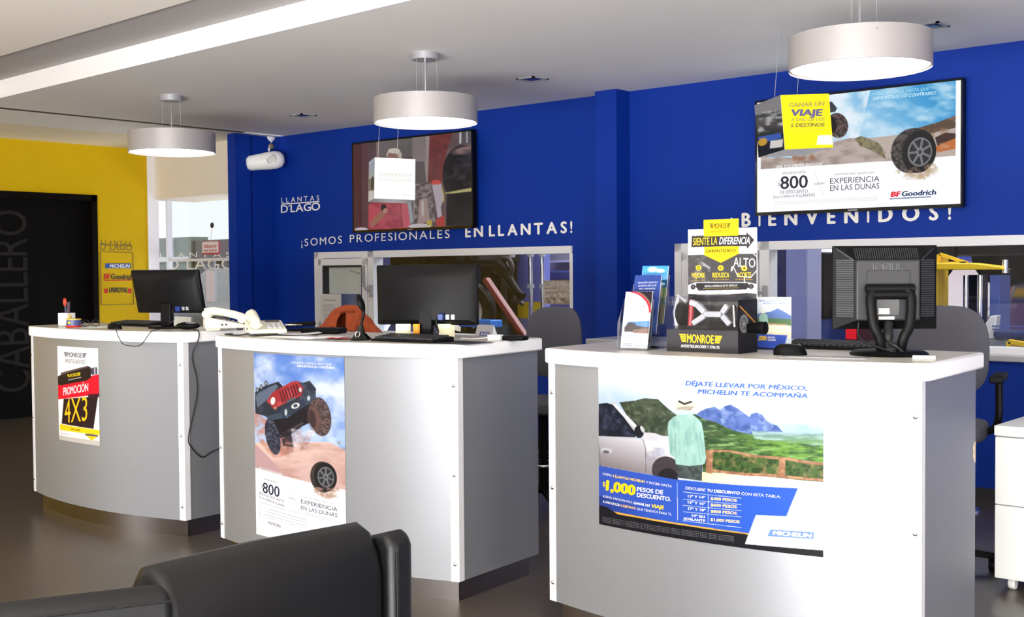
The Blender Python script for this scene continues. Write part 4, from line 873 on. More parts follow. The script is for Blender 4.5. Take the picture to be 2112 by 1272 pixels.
mouse(on(D1, 237, .01), R(-70), 'black computer mouse near the front edge of the farthest counter', .8)
a_, b_ = on(D1, 237, -.045), on(D1, 316, -.07)
e = [desk_pt(D1, x, y, z) for x, y, z in ()]
def dcord(D, name, label, spec, r=.003, m=None):
    """spec: (pixel x, depth behind the front chord, z)"""
    return cord(name, label, [on(D, px, ly, z) for px, ly, z in spec], r, m)
xs1 = {}
def frontly(D, px, off):          # ly of the front edge at a pixel column
    x, _ = D.hit(px, 700); return D.arc(min(max(x, 0), D.w)) - off
dcord(D1, 'mouse_cable', 'thin black mouse cable drooping over the front edge of the farthest counter',
      [(240, -.02, TZ + .004), (240, frontly(D1, 240, .034), TZ - .002), (252, frontly(D1, 250, .038), .985), (270, frontly(D1, 270, .036), .972), (290, frontly(D1, 290, .034), .978), (310, frontly(D1, 310, .033), TZ - .004), (318, -.03, TZ + .004), (330, .06, TZ + .004)], .0022)
D1s = D1.w + .006
def side_pt(y, z, o=.0): return desk_pt(D1, D1s + o, y, z)
cord('power_cable', 'thin black cable running down the side of the farthest counter', [desk_pt(D1, D1.w - .05, .10, TZ + .004), desk_pt(D1, D1.w + .024, .075, TZ + .004), desk_pt(D1, D1.w + .034, .07, 1.01), side_pt(.05, .92), side_pt(.075, .8), side_pt(.07, .7), side_pt(.02, .52), side_pt(.035, .46), side_pt(.10, .40), side_pt(.16, .42), side_pt(.24, .43), side_pt(.38, .42)], .003)

def desk_phone(loc, rz, label):
    t = thing('desk_phone', label, 'telephone', loc, rz, 'cream desk telephones')
    m = MB(); m.ext([(-.10, .012), (.10, .012), (.10, .062), (.07, .066), (-.10, .030)], -.085, .085, 'yz'); m.build('phone_body', M_cream_pl, t, bevel=.006, seg=3)
    MB().box(-.045, .02, 0, .045, .09, .014).build('foot', M_cream_pl, t, bevel=.003)
    MB().box(-.070, -.09, .0, -.05, -.06, .014).build('front_foot', M_black2, t)
    m = MB(); pts = arcpts([(-.055, -.10, .048), (-.055, -.085, .068), (-.055, -.02, .088), (-.055, .05, .100), (-.055, .095, .090)], 5); n = len(pts)
    m.tube(pts, [.020 + .008 * (abs(2 * i / (n - 1) - 1) ** 3) for i in range(n)], 14)
    m.ell((-.055, .085, .085), (.028, .028, .024)); m.ell((-.055, -.09, .055), (.028, .026, .022))
    m.build('handset', M_cream_pl, t, smooth=70)
    m = MB()
    for r in range(4):
        for k in range(3): m.box(.0 + .024 * k, -.075 + .022 * r, .033 + .0045 * r, .016 + .024 * k, -.060 + .022 * r, .042 + .0045 * r)
    m.build('keypad', M_alug, t)
    MB().box(.005, .04, .062, .07, .075, .0685).build('display', M_black2, t)
    m = MB()
    for y in (-.01, .01): m.box(-.0865, y, .026, -.0845, y + .009, .036)
    m.box(-.06, .0995, .02, -.045, .1012, .034); m.build('socket', M_black2, t)
    return t
ph = desk_phone(on(D2, 548, .12), R(62), 'cream desk telephone at the left end of the middle counter')
dup(ph, on(D1, 462, .22), 'cream desk telephone at the right end of the farthest counter', R(150))
dcord(D2, 'telephone_cord', 'black telephone cord lying at the left corner of the middle counter', [(524, .04, TZ + .03), (512, .03, TZ + .012), (496, .02, TZ + .004), (478, .0, TZ + .004), (464, .03, TZ + .004), (480, .08, TZ + .004)], .003)

# pens in a holder, label roll and odd bits on the farthest counter
c = on(D1, 138, .06)
t = thing('pen_holder', 'small white pen holder near the left end of the farthest counter', 'pen holder', c, R(20))
m = MB(); m.box(-.035, -.03, 0, .035, .03, .004); m.box(-.035, -.03, 0, -.032, .03, .075); m.box(.032, -.03, 0, .035, .03, .075); m.box(-.035, -.03, 0, .035, -.027, .075); m.box(-.035, .027, 0, .035, .03, .075); m.build('holder_box', M_white_pl, t)
pens = [((-.024, .01), (-.042, .01), .165, (206, 60, 30), 'pair of orange handled scissors in the white pen holder', 'scissors'), ((-.006, 0), (-.004, .01), .135, (24, 22, 26), 'black pen in the middle of the white pen holder', 'pen'), ((.010, .008), (.016, .012), .140, (30, 26, 44), 'dark blue pen in the white pen holder', 'pen'), ((.024, -.006), (.034, -.004), .138, (70, 28, 40), 'maroon pen leaning right in the white pen holder', 'pen')]
for (x0, y0), (x1, y1), h, colr, lab, cat in pens:
    a = c + np.array((x0, y0, .006)); b = c + np.array((x1, y1, h)); mm = mat('pen_plastic', colr, .4)
    if cat == 'scissors':
        r = thing('scissors', lab, 'scissors', a); d_ = Vector(b - a)
        m = MB()
        for k in (0, 1): 
            ctr = d_ * .82 + Vector((.012 * (k - .5), .0, 0)); m.tube([ctr + Vector((.009 * math.cos(th), 0, .02 * math.sin(th))) for th in [2 * math.pi * j / 14 for j in range(15)]], .003, 6)
        m.build('scissor_handle', mm, r, smooth=60); MB().bar((0, 0, 0), d_ * .7, .008, .002).build('scissor_blade', M_chrome, r)
    else:
        r = thing('pen', lab, 'pen', a); d_ = Vector(b - a)
        MB().tube([(0, 0, 0), d_ * .8], .004, 8).build('pen_barrel', mm, r, smooth=60); MB().tube([d_ * .8, d_], [.0045, .004], 8).build('pen_cap', mm, r, smooth=60)
c = on(D1, 152, -.01)
t = thing('label_roll', 'small round tub with blue band and red base before the pen holder', 'tub', c)
MB().lathe([(0, 0), (.04, 0), (.042, .012), (0, .012)], 24, cap=False).build('red_base', mat('red_plastic', (206, 50, 34), .4), t, smooth=40)
MB().lathe([(0, .012), (.038, .012), (.038, .042), (0, .042)], 24, cap=False).build('blue_band', mat('blue_label', (70, 76, 130), .4), t, smooth=40)
MB().lathe([(0, .042), (.041, .042), (.041, .048), (0, .05)], 24, cap=False).build('yellow_lid', mat('yellow_lid', (214, 178, 60), .4), t, smooth=40)
m = MB(); m.ell((.018, -.034, .028), (.013, .006, .008)); m.build('yellow_label', mat('yellow_sticker', (240, 222, 70), .4), t, smooth=60)
c = on(D1, 146, .03)
m = MB().lathe([(0, .0), (.018, 0), (.020, .02), (.012, .055), (.006, .07), (0, .072)], 16, cap=False); o = m.build('sweet_bag', mat('candy_mix', (206, 170, 110), .4, noise=.7, nscale=60), loc=(c[0] + .012, c[1] - .012, TZ + .0), smooth=60); tag(o, 'small pale bag with red specks leaning by the pen holder', 'bag')
def sheet(name, label, cat, loc, rz, w, l, m, th=.0012, curl=.0, group=None):
    b = MB(); n = 8; vs = []
    for i in range(n + 1):
        for j in (0, 1):
            f = i / n - .5; vs.append((f * w, (j - .5) * l, th + curl * (2 * f) ** 2))
    fs = [(2 * i, 2 * i + 2, 2 * i + 3, 2 * i + 1) for i in range(n)]
    b.add(vs, fs); o = b.build(name, m, loc=tuple(float(q) for q in loc), rot=(0, 0, rz), smooth=60)
    md = o.modifiers.new('thick', 'SOLIDIFY'); md.thickness = th; md.offset = -1
    return tag(o, label, cat, group)
M_teal = mat('mint_paper', (206, 236, 226), .6)
sheet('paper_sheet', 'mint tinted paper strip lying right of the blue tub', 'paper', on(D1, 178, .0), R(10), .16, .05, M_teal)
sheet('paper_sheet', 'white sheet of paper lying left of the mouse on the farthest counter', 'paper', on(D1, 205, .10), R(25), .15, .2, M_paper)
c = on(D1, 187, .08); t = thing('eyeglasses', 'pair of eyeglasses lying between pen holder and mouse', 'eyeglasses', c, R(35))
m = MB()
for sx in (-.03, .03): m.tube([(sx + .024 * math.cos(a), .0, .021 + .018 * math.sin(a)) for a in [2 * math.pi * k / 16 for k in range(17)]], .0018, 6)
m.build('rims', M_black2, t, smooth=60)
m = MB()
for sx in (-.054, .054): m.tube([(sx, 0, .03), (sx * .95, .10, .012)], .0016, 6)
m.build('temples', M_chrome, t, smooth=60)
def barcode(loc, rz, label):
    t = thing('scanner_stand', label, 'scanner', loc, rz)
    MB().lathe([(0, 0), (.045, 0), (.047, .006), (.034, .018), (.018, .034), (.012, .06), (0, .062)], 28, cap=False).build('stand_base', M_gloss, t, smooth=60)
    MB().tube([(.0 + .010 * math.cos(a), -.030 + .004 * math.sin(a), .026 + .012 * math.sin(a)) for a in [2 * math.pi * k / 16 for k in range(17)]], .003, 6).build('chrome_emblem', M_chrome, t, smooth=60)
    MB().tube(arcpts([(0, 0, .05), (.008, .0, .085), (.016, .0, .12), (.010, .0, .155)]), .0065, 8).build('curved_neck', M_black, t, smooth=60)
    m = MB(); m.ell((0, 0, 0), (.014, .022, .04)); m.tf(Matrix.Translation((.002, 0, .16)) @ Matrix.Rotation(R(-20), 4, 'Y')); m.build('scanner_head', M_black, t, smooth=60)
    return t
barcode(on(D2, 744, .03), R(25), 'small black scanner on a curved stand, left of the middle monitor')
m = MB(); m.ext([(-.065, 0), (.065, 0), (.07, .05), (.05, .065), (-.05, .065), (-.07, .05)], 0, .07, 'xz')
c = on(D1, 388, .16); t = thing('card_reader', 'dark rounded card reader with grey top near the farthest monitor', 'card reader', c, R(20))
m = MB(); m.ell((0, 0, .020), (.07, .045, .020)); m.build('reader_body', M_black, t, smooth=60); m = MB(); m.ell((.01, -.004, .030), (.045, .028, .010)); m.build('grey_cover', M_alug, t, smooth=60)
pl_ = [(590, .10, 14, .14, .2, (244, 242, 238)), (632, .03, -8, .2, .14, (250, 248, 250)), (668, .05, 32, .21, .15, (240, 238, 242)), (616, .20, 60, .2, .14, (226, 224, 226)), (700, .14, 5, .2, .15, (206, 204, 200)), (700, .03, 24, .10, .07, (190, 70, 70))]
nm = ['white leaflet just right of the middle counter telephone', 'white sheet near the front edge of the middle counter, right of its telephone', 'white folded sheet between telephone and scanner on the middle counter', 'pale sheet at the back of the middle counter', 'grey paper left of the scanner on the middle counter', 'small red card beside the scanner on the middle counter']
for k, ((px, ly, rz, w, l, cc), lab) in enumerate(zip(pl_, nm)): sheet('leaflet' if k else 'leaflet', lab, 'paper', on(D2, px, ly, TZ + .0013 * k), R(rz), w, l, mat('leaflet_paper', cc, .5), th=.001, curl=.006 if k in (2, 3) else 0)
c = on(D2, 618, .46); t = thing('stapler', 'dark stapler at the back of the middle counter', 'stapler', c, R(30))
MB().box(-.08, -.018, 0, .08, .018, .012).build('stapler_base', M_black, t, bevel=.003); m = MB(); m.ext([(-.08, .018), (.08, .030), (.08, .05), (-.06, .042)], -.015, .015, 'xz'); m.build('stapler_arm', M_black, t, bevel=.003); MB().box(-.07, -.019, .03, .02, -.0155, .036).build('chrome_strip', M_chrome, t)
c = on(D2, 668, .36); o = MB().box(-.10, -.05, 0, .10, .05, .028).build('black_case', M_black, loc=tuple(c), rot=(0, 0, R(25)), bevel=.006); tag(o, 'flat black case at the back left of the middle counter', 'case')
c = on(D2, 1022, .30); t = thing('power_adapter', 'small white power adapter right of the middle monitor', 'adapter', c, R(20)); MB().box(-.03, -.02, 0, .03, .02, .024).build('adapter_body', M_white_pl, t, bevel=.003); MB().tube(arcpts([(-.03, 0, .012), (-.09, -.02, .006), (-.17, .02, .006)]), .002, 6).build('adapter_lead', M_white_pl, t, smooth=60)
c = on(D2, 1055, .34); o = MB().box(-.07, -.03, 0, .07, .03, .02).build('phone_handset', M_black, loc=tuple(c), rot=(0, 0, R(12)), bevel=.008); tag(o, 'black mobile phone at the right back of the middle counter', 'mobile phone')
sheet('desk_mat', 'dark glossy mat beneath the keyboard on the middle counter', 'mat', on(D2, 900, .10), R(6), .46, .2, M_black2)
sheet('paper_sheet', 'translucent sheet near the mouse on the nearest counter', 'paper', on(D3, 1700, .06), R(14), .28, .10, mat('pale_film', (176, 176, 182), .25))
c = on(D3, 1906, .15); o = MB().box(-.035, -.015, 0, .035, .015, .012).build('paper_pad', M_white_pl, loc=tuple(c), rot=(0, 0, R(20)), bevel=.002); tag(o, 'small white notepad at the right corner of the nearest counter', 'notepad')
M_note = mat('yellow_note', (248, 244, 206), .6); M_noteo = mat('orange_note', (226, 150, 40), .6)
def note(px0, py0, px1, py1, m, lab):
    loc = np.array(mon2.location); D = CAM_M[2] @ (loc - CAMP) - .03
    a, b = onD(px0, py0, D), onD(px1, py1, D); x = math.hypot(b[0] - a[0], b[1] - a[1]); c = (a + b) / 2
    bb = MB(); n = 5; bb.add([(sx * x / 2, -.004 * (k / n) ** 2, (.5 - k / n) * abs(a[2] - b[2])) for k in range(n + 1) for sx in (-1, 1)], [(2 * k, 2 * k + 2, 2 * k + 3, 2 * k + 1) for k in range(n)])
    o = bb.build('sticky_note', m, loc=tuple(c), rot=(0, 0, math.atan2(b[1] - a[1], b[0] - a[0])), smooth=60); md = o.modifiers.new('thick', 'SOLIDIFY'); md.thickness = .0008; tag(o, lab, 'sticky note')
note(816, 668, 847, 692, M_note, 'pale yellow sticky note hanging left of the middle monitor stand')
note(903, 668, 938, 696, M_note, 'pale yellow sticky note hanging right of the middle monitor stand')
note(852, 668, 866, 688, M_noteo, 'orange sticky note hanging beside the middle monitor stand')

# shock absorber display box on the nearest counter
YEL = (250, 206, 40)
c = on(D3, 1447, .07)
t = thing('display_box', 'black and yellow shock absorber display with tall header card on the nearest counter', 'display stand', c, R(2)); w, d, hb, hd = .288, .135, .078, .195
MB().box(-w / 2, 0, 0, w / 2, d, hb).build('base_box', mat('charcoal_card', (58, 56, 60), .4), t, bevel=.002)
P = Print([(0, 815), (1125, 815), (1125, 1165), (0, 1140)], 60, 24, flat((-w / 2, 0, hb), (w, 0, 0), (0, 0, -hb), (0, -1, 0)), ss=1); P.blend(np.ones(P.X.shape), (62, 60, 64))
winged(P, 205, 1002, 885, 1018, 125, YEL, .03); texts(P, [('AMORTIGUADORES Y STRUTS', (234, 1080), (846, 1092), 42, WHT, dict(bold=.02))]); P.build('front_print', M_flatp, t)
m = MB(); r = .03; prof = [(0, hb), (0, hd - r)] + [(r - r * math.cos(a), hd - r + r * math.sin(a)) for a in (R(30), R(60), R(90))] + [(d * .75, hd), (d, hd - .02), (d, hb)]
m.ext(prof, -w / 2, w / 2, 'yz'); m.build('clear_cover', M_acry, t, smooth=30)
# miniature axle under the cover
MB().box(-.15, .085, hb, .15, .125, hb + .012).build('scene_floor', mat('dark_scene', (40, 36, 38), .6), t)
M_sil = mat('silver_plastic', (176, 176, 182), .35, metal=.2)
m = MB()
for a, b, wd in (((-.045, .05, hd - .03), (-.015, .05, hb + .06), .022), ((-.015, .05, hb + .055), (.055, .05, hb + .055), .028), ((.055, .05, hb + .06), (.075, .05, hd - .03), .018), ((-.015, .05, hb + .05), (-.065, .05, hb + .02), .016), ((.055, .05, hb + .05), (.085, .05, hb + .02), .016), ((-.045, .05, hd - .03), (-.075, .05, hd - .02), .02)): m.bar(a, b, .02, wd, up=(0, 1, 0))
m.build('suspension_arms', M_sil, t, bevel=.003)
MB().cyl((-.082, .06, hb + .012), (-.075, .06, hd - .012), .010, 14).build('red_strut', mat('red_strut_paint', (150, 34, 38), .4), t, smooth=60)
MB().cyl((.098, .06, hb + .012), (.094, .06, hd - .03), .008, 14).build('steel_strut', M_steel, t, smooth=60)
def miniwheel(x): return MB().lathe([(.0, -.012), (.02, -.012), (.036, -.016), (.044, -.01), (.044, .01), (.036, .016), (.02, .012), (0, .012)], 28, (x, .075, hb + .055), axis='x', cap=False)
miniwheel(-.118).build('mini_wheel', M_black, t, smooth=50); miniwheel(.128).build('mini_wheel', M_black, t, smooth=50)
m = MB(); m.tube([(-.14, .062, hb + .01), (-.148, .062, hb + .06), (-.13, .062, hb + .12), (-.10, .062, hd - .02)], .008, 8); m.build('mini_fender', M_sil, t, smooth=60)
P = Print([(0, 0), (100, 0), (100, 130), (0, 130)], 60, 80, flat((w / 2, 0, hd - .01), (0, d, 0), (0, 0, -(hd - .01)), (1, 0, 0)), ss=2)
P.blend(np.ones(P.X.shape), (26, 25, 30)); P.noise(None, (52, 50, 60), 30, .5, .7, 170); P.ell(30, 58, 26, 26, (40, 40, 44)); P.ell(30, 58, 22, 22, (120, 120, 122)); P.ell(30, 58, 16, 16, (60, 60, 64)); P.line([(10, 16), (98, 62)], 4, (196, 130, 50))
for k in range(10): P.line([(30, 58), (30 + 18 * math.cos(k * .63), 58 + 18 * math.sin(k * .63))], 2, (150, 150, 150))
P.build('side_print', M_flatp, t)
m = MB(); m.lathe([(0, -.20), (.018, -.20), (.018, -.02), (.022, -.015), (.022, .015), (.01, .02), (0, .02)], 18, axis='x', cap=False); m.tf(Matrix.Translation((w / 2 + .05, d * .55, hb + .01)))
m.build('shock_absorber', M_black, t, smooth=50)
HC = .437; hx0, hx1 = -w / 2 + .005, w / 2 - .004; yh = d + .004
MB().box(hx0, yh, 0, hx1, yh + .004, HC).build('header_card', M_white_pl, t)
P = Print([(122, 205), (972, 152), (1003, 1850), (172, 1790)], 150, 240, flat((hx0, yh, HC), (hx1 - hx0, 0, 0), (0, 0, -HC), (0, -1, 0)), ss=2)
P.grad(None, (252, 252, 252), (246, 246, 247), (500, 200), (500, 520))
P.poly([(100, 542), (340, 536), (760, 518), (1010, 505), (1010, 1060), (880, 1045), (560, 1068), (140, 1062), (100, 1062)], (70, 68, 70)); P.noise([(100, 545), (420, 540), (420, 900), (100, 940)], (112, 110, 114), 60, .48, .62, 180); P.poly([(300, 620), (420, 700), (410, 730), (330, 680)], (140, 138, 142))
P.poly([(100, 960), (260, 900), (870, 900), (1010, 930), (1010, 1062), (100, 1062)], (196, 196, 200)); P.noise([(100, 950), (1010, 930), (1010, 1062), (100, 1062)], (240, 240, 244), 70, .45, .6, 182, sy=20)
P.poly([(250, 912), (880, 908), (900, 960), (860, 1000), (280, 1016), (244, 960)], (46, 45, 48)); P.ell(212, 966, 32, 34, (52, 50, 54)); P.ell(918, 958, 34, 34, (52, 50, 54)); P.ell(212, 966, 14, 15, (90, 88, 92)); P.ell(918, 958, 14, 15, (90, 88, 92))
P.poly([(140, 1064), (560, 1072), (870, 1046), (1010, 1060), (1010, 1860), (140, 1860)], (52, 50, 52)); P.noise([(140, 1072), (1010, 1060), (1010, 1860), (140, 1860)], (84, 82, 86), 80, .5, .65, 184)
P.poly([(326, 190), (755, 150), (768, 512), (548, 640), (340, 540)], (252, 206, 30))
ed = [(174 + 20 * k, (285 if k % 2 else 292) - .06 * 20 * k) for k in range(16)]; eb = [(174 + 20 * k, (440 if k % 2 else 446) - .055 * 20 * k) for k in range(16)][::-1]
P.poly(ed + [(850, 258), (848, 216), (948, 330), (860, 455), (855, 412)] + eb, (52, 50, 52))
P.line([(700, 690), (760, 820), (910, 836), (985, 740)], 9, (236, 236, 238)); P.line([(930, 508), (985, 560)], 9, (236, 236, 238)); P.line([(838, 840), (838, 910)], 9, (236, 236, 238)); P.poly([(680, 690), (700, 690), (690, 750), (672, 755)], (236, 236, 238))
for cx in (272, 550, 833): P.ell(cx, 712, 34, 36, YEL)
P.ell(272, 716, 24, 26, (60, 58, 60)); P.line([(246, 712), (298, 712)], 12, YEL); P.line([(272, 712), (272, 744)], 10, YEL); P.ell(550, 712, 24, 26, (90, 80, 40)); P.ell(550, 712, 17, 19, YEL); P.ell(550, 712, 9, 10, (60, 58, 60)); P.ell(833, 712, 12, 18, (60, 58, 60))
texts(P, [('SIENTE LA', (194, 412), (500, 394), 96, YEL, dict(shear=.0)), ('DIFERENCIA', (522, 392), (896, 378), 92, WHT, dict(shear=.12, bold=.01)), ('GARANTIZADO', (356, 506), (732, 490), 42, (60, 52, 24), dict(bold=.02)), ('PRUEBA LIBRE', (472, 542), (620, 538), 17, (110, 90, 30)), ('DE RIESGO', (488, 570), (602, 566), 17, (110, 90, 30)), ('90 DÍAS', (508, 600), (586, 596), 17, (110, 90, 30)), ('ALTO', (704, 688), (966, 700), 122, (240, 240, 242)),
 ('MEJORE', (190, 842), (354, 840), 62, YEL, dict(bold=.01)), ('REDUZCA', (450, 838), (656, 834), 62, YEL, dict(bold=.01)), ('ACORTE', (750, 834), (920, 828), 64, YEL, dict(bold=.01)), ('EL CONTROL Y EL MANEJO', (184, 886), (360, 882), 14, (196, 160, 50)), ('EL DESGASTE PREMATURO', (458, 876), (650, 872), 14, (196, 160, 50)), ('LA DISTANCIA DE FRENADO', (736, 872), (938, 868), 14, (196, 160, 50)), ('SIENTE LA DIFERENCIA EN TU VEHÍCULO', (356, 968), (756, 956), 26, (226, 226, 226)), ('MONROE AMORTIGUADORES', (336, 990), (780, 980), 9, (190, 170, 60))])
P.build('header_print', M_flatp, t)
tb0 = hx0 + (hx1 - hx0) * .24; tb1 = hx0 + (hx1 - hx0) * .745; th_ = .033
MB().box(tb0, yh - .002, HC - .01, tb1, yh + .002, HC + th_).build('header_tab', mat('yellow_card', YEL, .45), t)
P = Print([(326, 150), (752, 122), (756, 262), (330, 290)], 30, 12, flat((tb0, yh - .0022, HC + th_), (tb1 - tb0, 0, 0), (0, 0, -.060), (0, -1, 0)), ss=1); P.blend(np.ones(P.X.shape), (252, 206, 30))
winged(P, 404, 220, 664, 204, 42, (60, 50, 26), .03); texts(P, [('AMORTIGUADORES Y STRUTS', (420, 252), (650, 236), 15, (100, 84, 30), dict(bold=.01))]); P.build('tab_print', M_flatp, t)

# small copy of the landscape poster standing behind the display
c = on(D3, 1592, .33)
t = thing('counter_card', 'small landscape advert card standing right of the shock absorber display', 'advert card', c, R(14)); w, h = .140, .19
MB().box(-w / 2, 0, 0, w / 2, .003, h).build('card_backing', M_white_pl, t); MB().ext([(0, 0), (.06, 0), (0, .10)], -.004, .004, 'yz').build('card_foot', M_white_pl, t)
P = Print([(50, 45), (1445, 45), (1445, 1237), (50, 1237)], 64, 80, flat((-w / 2, 0, h), (w, 0, 0), (0, 0, -h), (0, -1, 0)), ss=3)
P.grad(None, (252, 252, 254), (214, 228, 240), (700, 100), (700, 400)); P.poly([(50, 480), (300, 420), (700, 380), (950, 300), (1150, 360), (1445, 470), (1445, 560), (50, 560)], (96, 122, 180)); P.poly([(50, 520), (1445, 540), (1445, 700), (50, 680)], (84, 116, 80)); P.poly([(50, 660), (1445, 690), (1445, 960), (50, 900)], (232, 222, 190)); P.poly([(300, 620), (1300, 660), (1300, 690), (300, 650)], (180, 140, 106)); P.poly([(330, 440), (520, 420), (600, 480), (620, 740), (560, 760), (350, 750), (280, 520)], (164, 206, 190)); P.ell(430, 385, 95, 36, (240, 236, 226)); P.ell(430, 360, 55, 40, (240, 236, 226)); P.poly([(350, 750), (560, 750), (560, 900), (360, 900)], (90, 100, 96)); P.poly([(50, 880), (1300, 900), (1200, 1140), (1000, 1237), (50, 1200)], (56, 88, 190)); P.poly([(50, 1180), (1000, 1200), (960, 1237), (50, 1237)], (36, 40, 70)); P.poly([(1040, 1110), (1445, 1110), (1445, 1237), (980, 1237)], (250, 250, 252)); P.poly([(1130, 1150), (1400, 1150), (1400, 1200), (1120, 1200)], (110, 140, 210))
texts(P, [('DÉJATE LLEVAR POR MÉXICO,', (280, 150), (1250, 150), 40, (96, 130, 200), dict(bold=.02, shear=.2)), ('MICHELIN TE ACOMPAÑA', (430, 210), (1250, 210), 40, (96, 130, 200), dict(bold=.02, shear=.2)), ('1,000', (180, 1030), (560, 1030), 100, (240, 200, 50), dict(bold=.04)), ('PESOS DE', (600, 980), (860, 980), 40, WHT, dict(bold=.03)), ('DESCUENTO', (600, 1040), (900, 1040), 40, WHT, dict(bold=.03))])
P.build('card_print', M_flatp, t)

# three tier acrylic leaflet holder with leaflets
c0 = on(D3, 1306, .05)
t = thing('leaflet_holder', 'clear acrylic leaflet holder with three tiers on the nearest counter', 'leaflet holder', c0, R(12))
lw = .112
LT = [(.0, .0, .205), (.08, .05, .265), (.15, .085, .30)]        # depth, floor height, top of leaflet
m = MB(); m.box(-lw / 2 - .004, -.012, 0, lw / 2 + .004, .20, .004); m.build('holder_base', M_acry, t)
for k, (y, z, top) in enumerate(LT):
    m = MB(); m.add([(-lw / 2 - .003, y - .012, 0), (lw / 2 + .003, y - .012, 0), (lw / 2 + .003, y - .004, z + .10), (-lw / 2 - .003, y - .004, z + .10)], [(0, 1, 2, 3)]); m.add([(-lw / 2 - .003, y + .016, 0), (lw / 2 + .003, y + .016, 0), (lw / 2 + .003, y + .055, top * .9), (-lw / 2 - .003, y + .055, top * .9)], [(0, 1, 2, 3)])
    for sx in (-1, 1): m.add([(sx * (lw / 2 + .003), y - .012, 0), (sx * (lw / 2 + .003), y + .016, 0), (sx * (lw / 2 + .003), y + .055, top * .9), (sx * (lw / 2 + .003), y - .004, z + .10)], [(0, 1, 2, 3)])
    o = m.build('holder_pocket', M_acry, t); md = o.modifiers.new('thick', 'SOLIDIFY'); md.thickness = .0022; md.offset = 0
def leaflet(k, label, paint):
    y, z, top = LT[k]; zr = R(12); cs, sn = math.cos(zr), math.sin(zr); o_ = np.array(c0)
    W3 = lambda x, yy, zz: o_ + np.array((cs * x - sn * yy, sn * x + cs * yy, zz))
    r = thing('leaflet', label, 'leaflet', W3(0, y + .004, z + .006), zr)
    hh = top - z; lean = .050 * hh / .2; wv = lw - .006; L = math.hypot(hh, lean)
    m = MB(); m.add([(-wv / 2, 0, 0), (wv / 2, 0, 0), (wv / 2, lean, hh), (-wv / 2, lean, hh), (-wv / 2, .005, 0), (wv / 2, .005, 0), (wv / 2, lean + .005, hh), (-wv / 2, lean + .005, hh)], [(0, 1, 2, 3), (7, 6, 5, 4), (0, 4, 5, 1), (1, 5, 6, 2), (2, 6, 7, 3), (3, 7, 4, 0)]); m.build('paper_stack', M_paper, r)
    P = Print([(0, 0), (100, 0), (100, 240), (0, 240)], 50, 110, flat((-wv / 2, lean, hh), (wv, 0, 0), (0, -lean, -hh), (0, -1, .15)), ss=2); paint(P); P.build('cover_print', M_flatp, r)
def pA(P):
    P.blend(np.ones(P.X.shape), (250, 250, 251)); P.blend(((P.X - 0) ** 2 / 92 ** 2 + (P.Y - 90) ** 2 / 88 ** 2 > 1) * (P.Y < 90) * (P.X > 0), (214, 40, 56)); P.blend((((P.X) ** 2 / 100 ** 2 + (P.Y - 90) ** 2 / 96 ** 2) > 1) * (P.Y < 90), (120, 100, 84)); P.blend((((P.X) ** 2 / 104 ** 2 + (P.Y - 90) ** 2 / 101 ** 2) > 1) * (P.Y < 90), (36, 26, 34))
    P.poly([(16, 128), (98, 122), (98, 160), (12, 160)], (90, 140, 206)); P.poly([(8, 150), (24, 130), (44, 132), (52, 144), (98, 150), (96, 172), (10, 170)], (58, 48, 50)); P.poly([(40, 160), (98, 152), (98, 176), (44, 174)], (140, 100, 84))
    for k in range(7): P.line([(10, 184 + 7 * k), (44 if k else 60, 184 + 7 * k)], 2, (150, 150, 160)); P.line([(54, 190 + 6 * k), (90, 190 + 6 * k)], 2, (170, 170, 178))
    P.text('Y TODO POR 4X2', (4, 68), (86, 66), 6, (60, 56, 66), bold=.02, shear=.2); P.line([(8, 90), (84, 88)], 1.5, (190, 180, 184))
def pB(P):
    P.grad(None, (44, 66, 136), (36, 56, 120), (50, 0), (50, 240))
    for k, s_ in enumerate(('SOLICITE AQUÍ SU', 'CARTA DE LUZ', 'PARA CAMIONETAS', 'DE LUJO')): P.text(s_, (14 + 3 * k, 34 + 13 * k), (88 - 3 * k, 32 + 13 * k), 6, (220, 224, 240))
    P.noise([(20, 120), (100, 120), (100, 240), (20, 240)], (70, 96, 150), 30, .48, .62, 190)
def pC(P):
    P.grad(None, (60, 140, 214), (120, 180, 230), (50, 0), (50, 80)); P.ell(40, 16, 22, 13, (236, 242, 250), 0, .5); P.ell(70, 22, 20, 10, (226, 236, 248), 0, .6); P.poly([(0, 66), (100, 58), (100, 90), (0, 96)], (26, 70, 110)); P.poly([(0, 96), (100, 90), (100, 160), (0, 160)], (84, 100, 70)); P.poly([(0, 160), (100, 160), (100, 240), (0, 240)], (120, 110, 80)); P.text('Garantía de', (8, 86), (92, 80), 12, (190, 230, 236), bold=.02)
leaflet(0, 'white leaflet with red corner arc in the front tier of the acrylic holder', pA); leaflet(1, 'navy leaflet in the middle tier of the acrylic holder', pB); leaflet(2, 'sky blue leaflet in the rear tier of the acrylic holder', pC)

